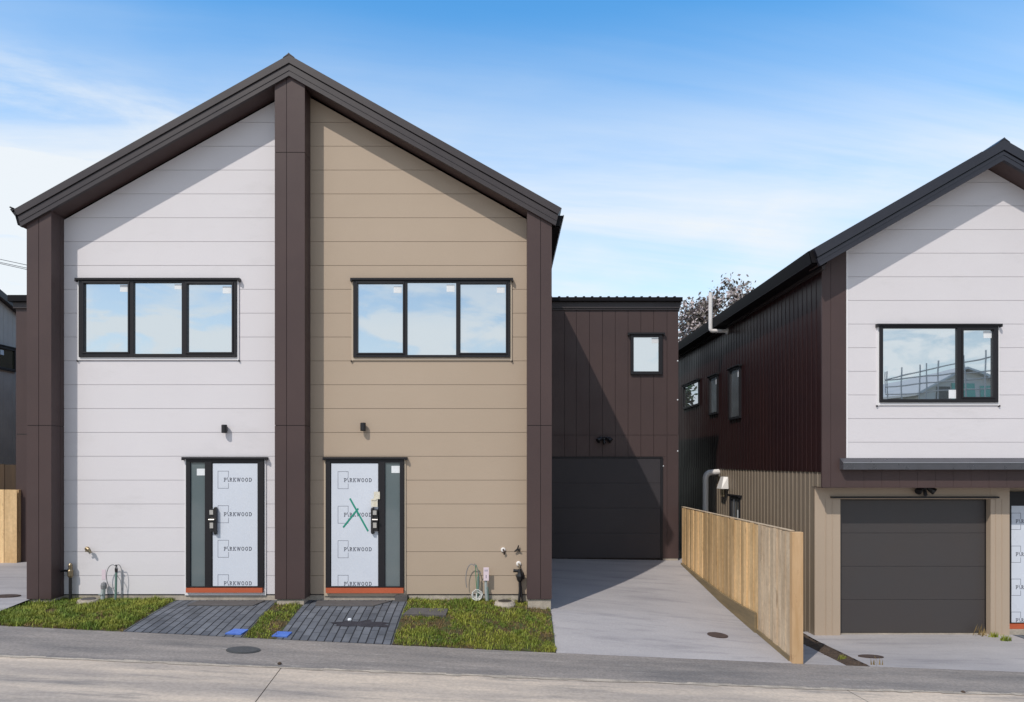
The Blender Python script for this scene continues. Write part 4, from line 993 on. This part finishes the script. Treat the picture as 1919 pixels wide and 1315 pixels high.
MB().tube(loop(211,1080,11.5,22,40,285), 0.0075, 6).tube([P(217,1059)]+loop(222,1090,8,32,100,-60), 0.006, 6).tube([P(218,1075), P(226,1088), P(229,1112), P(228,1130)], 0.006, 6).build('cable', M['cable'], t)
MB().lathe(P(218,1072), (0,0,1), [(0,0.024),(0.06,0.026),(0.09,0.014),(0.13,0.02)], 8).build('cap', M['black'], t)
def gully(px, py, label):
    c = P(px, py, -0.12); t = thing('gully_trap', c, label, 'gully', 'concrete gully traps at the foot of the walls')
    MB().lathe(c+Vector((0,0,-0.1)), (0,0,1), [(0,0.20),(0.09,0.19),(0.14,0.165),(0.15,0.14),(0.13,0.135)], 20).build('surround', M['foundation'], t, smooth=False)
    MB().lathe(c+Vector((0,0,0.045)), (0,0,1), [(0,0.118),(0.008,0.118)], 18).build('hole', M['black'], t)
    return t
gully(166, 1127, 'round concrete gully trap in the grass at the white wall')
gully(946, 1131, 'round concrete gully trap in the grass at the beige wall')
# scuff marks on the white wall
# services at the foot of the beige wall
t = thing('cable_conduit', P(893,1126), 'conduit with green and grey cable loops and a white coil at the beige wall', 'conduit')
MB().tube([P(896,1140), P(896,1080)], 0.018, 8).build('pipe', M['pvc_green'], t)
MB().tube(loop(884,1085,11,28,60,215), 0.0075, 6).tube([P(889,1056), P(893,1062), P(897,1075), P(901,1072)], 0.008, 6).build('cable', M['cable'], t)
MB().tube([P(892,1058), P(896,1070), P(897,1090), P(894,1112)], 0.007, 6).tube([P(891,1060), P(892,1085), P(894,1108)], 0.006, 6).build('green_cable', M['cable_g'], t)
w = MB()
for k in range(5): w.tube([P(893.5+random.uniform(-2,2)+(7+k*0.8)*math.cos(a/10*2*PI), 1115+random.uniform(-1,1)-(8+k*0.6)*math.sin(a/10*2*PI)*(0.6+0.1*k), -0.04-0.012*k) for a in range(11)], 0.0065, 5)
w.tube([P(893,1112,-0.07), P(893,1118,-0.07), P(894,1138,-0.03)], 0.012, 6)
w.build('coil', M['cable_w'], t)
t = thing('drain_riser', P(912,1130), 'grey drain pipe with a tall pink tag standing at the beige wall', 'pipe')
MB().tube([P(913,1138), P(911,1110), P(910.5,1084)], 0.026, 8).build('pipe', M['pvc_grey'], t)
MB().tube([P(915,1138), P(914,1100)], 0.012, 6).build('cable', M['pvc_green'], t)
q = R(906.2,916.2,1062.5,1087,YS); MB().box(q[0], q[1], YS-0.045, YS-0.03, q[2], q[3]).build('tag', M['pink'], t)
mk = MB(); zc = lerp(q[2], q[3], 0.7)
for dx in (-0.02, 0.0, 0.02): stroke(mk, (lerp(q[0],q[1],0.5)+dx,zc), (lerp(q[0],q[1],0.5)+dx,zc+0.03), 0.008, YS-0.0458)
stroke(mk, (lerp(q[0],q[1],0.5),lerp(q[2],q[3],0.2)), (lerp(q[0],q[1],0.5),lerp(q[2],q[3],0.42)), 0.012, YS-0.0458)
mk.build('print', M['ink'], t)
t = thing('water_riser', P(974,1130), 'black water riser with twin legs and taps at the beige wall by the right pillar', 'pipe')
MB().tube([P(972,1140), P(974.5,1105), P(974,1088)], 0.024, 8).build('pipe', M['black'], t)
MB().tube([P(979.5,1140), P(977,1105), P(975,1088)], 0.016, 8).build('pipe', M['black'], t)
MB().lathe(P(974,1090), (0,0,1), [(0,0.03),(0.03,0.05),(0.10,0.06),(0.15,0.04),(0.22,0.03)], 10).tube([P(981,1085), P(979,1075), P(973,1070), P(962,1069)], [0.02,0.03,0.025,0.03], 8).build('valve', M['black'], t)
MB().lathe(at(972,1056,YW), (0,-1,0), [(0,0.045),(0.02,0.045),(0.03,0.03)], 14).build('wall_flange', M['pvc'], t)
MB().tube([at(972,1056,YW-0.03), P(974,1062), P(973,1072)], 0.014, 6).build('spout', M['brass'], t)
t = thing('cable_entry', at(943,1030,YW), 'round white cable entry on the beige wall with a short brown tail', 'cable entry')
MB().lathe(at(943,1030,YW), (0,-1,0), [(0,0.042),(0.02,0.042),(0.03,0.03)], 14).build('flange', M['pvc'], t)
MB().tube([at(943,1029,YW-0.03), at(945,1034,YW-0.05), at(945,1039,YW-0.03)], [0.014,0.018,0.012], 6).build('tail', M['rust'], t)
t = thing('hose_tap', at(970,1029,YW), 'three-pronged black tap on the beige wall next to the right pillar', 'tap')
c = at(970,1029,YW-0.04)
MB().tube([at(970,1029,YW), c], 0.016, 8).build('spindle', M['black'], t)
MB().tube([c, at(964,1033.5,YW-0.04)], [0.018,0.01], 6).tube([c, at(975,1032,YW-0.04)], [0.018,0.012], 6).tube([c, at(972,1021.5,YW-0.04)], [0.016,0.009], 6).build('handle', M['black'], t)

# weeds by the right garage and along the soil strip
def weed(x, y, z, n, h, label, mat='grass'):
    mb = MB(); o = (x, y, z)
    for _ in range(n):
        a = random.uniform(0, 2*PI); l = random.uniform(0.5,1)*h; s = random.uniform(0.15,0.6)*l; w = random.uniform(0.006,0.014)
        bx, by = x+random.gauss(0,h*0.35), y+random.gauss(0,h*0.18); dx, dy = math.cos(a), math.sin(a)
        mb.add([(bx-dy*w,by+dx*w,z),(bx+dy*w,by-dx*w,z),(bx+dx*s*0.6,by+dy*s*0.6,z+l*0.7),(bx+dx*s,by+dy*s,z+l)], [(0,1,2),(0,2,3)])
    return tag(mb.build('weed', M[mat], None, origin=o), label, 'weed')
weed(xx(1862,12.7), 12.7, -0.71, 70, 0.12, 'green weeds at the foot of the right garage pier')
weed(xx(1885,12.45), 12.45, -0.71, 120, 0.12, 'low green tuft spreading between pier and dark entry pavers')
weed(xx(1836,12.8), 12.8, -0.70, 14, 0.24, 'thin brown weed leaning on the right corner of the garage door', 'grass_dry')
weed(5.30, 11.1, -0.66, 40, 0.09, 'small green weed growing in the dark soil strip')
weed(5.62, 10.72, -0.64, 8, 0.16, 'thin wispy weed at the end of the soil strip', 'grass_dry')
structure(sheet('path', frange(9.22, 12.2, 6), lambda x: frange(11.6, 12.95, 6), lambda x, y: rdrive_z(x, y)+0.0, M['pavers']))
structure(sheet('driveway', frange(9.22, 12.2, 6), lambda x: frange(YE, 11.59, 4), rdrive_z, M['drive']))

# ------------------------------------------------------------------ across the road, seen only in the right window's reflection
def mir(px, py, dep):                                  # point whose mirror image in the white wall of the right house is at (px, py)
    v = at(px, py, dep); return Vector((v.x, 2*YR-v.y, v.z))
uc = thing('house_under_construction', (28, -22, -1.5), 'half-built house with teal wrap across the road, seen in the right window reflection', 'house')
x0, x1, ya, yb = mir(1722,748,47).x, mir(1722,748,47).x+9.0, -22.0, -34.0
rg = mir(1762,690,47).z; ev = mir(1720,728,47).z; xm = x0+3.0
MB().prism([(x0,-1.6),(x1,-1.6),(x1,ev-1.0),(xm+1.5,rg-0.35),(xm-0.2,rg-0.3),(x0,ev-0.3)], yb, ya).build('wall', M['render_grey'], uc)
MB().box(x0+2.1, x0+3.6, ya, ya+0.06, -1, ev+0.35).build('wall_wrap', M['teal'], uc)
MB().box(x0+4.0, x0+5.2, ya, ya+0.06, -1, ev+0.2).build('wall_wrap', M['teal'], uc)
MB().box(x0+1.1, x0+2.0, ya, ya+0.05, ev-1.6, ev+0.1).build('window', M['black'], uc)
mb = MB(); mb.prism([(x0-0.4,ev-0.45),(xm,rg-0.1),(x1+0.4,ev-1.2),(x1+0.4,ev-1.05),(xm,rg+0.05),(x0-0.4,ev-0.3)], yb-0.4, ya+0.4); mb.build('roof', M['iron_roof'], uc)
sc = thing('scaffold', (26, -20, -1.5), 'steel tube scaffold round the half-built house across the road', 'scaffold')
mb = MB()
for k, (px, dp) in enumerate(((1660,52),(1664,46),(1690,45),(1722,44),(1735,43.5),(1758,43),(1808,41.5),(1846,40.5))):
    v = mir(px, 700, dp); top = mir(px, lerp(700,660,(px-1660)/186)-3, dp).z
    MB().tube([(v.x,v.y,-1.6),(v.x,v.y,top)], 0.045, 6).build('standard', M['steel'], sc)
for pya, pyb in ((711,665),(712,694),(725,706),(740,726)):
    mb.tube([mir(1660,pya,46), mir(1870,pyb,40)], 0.04, 6)
mb.build('ledger', M['steel'], sc)
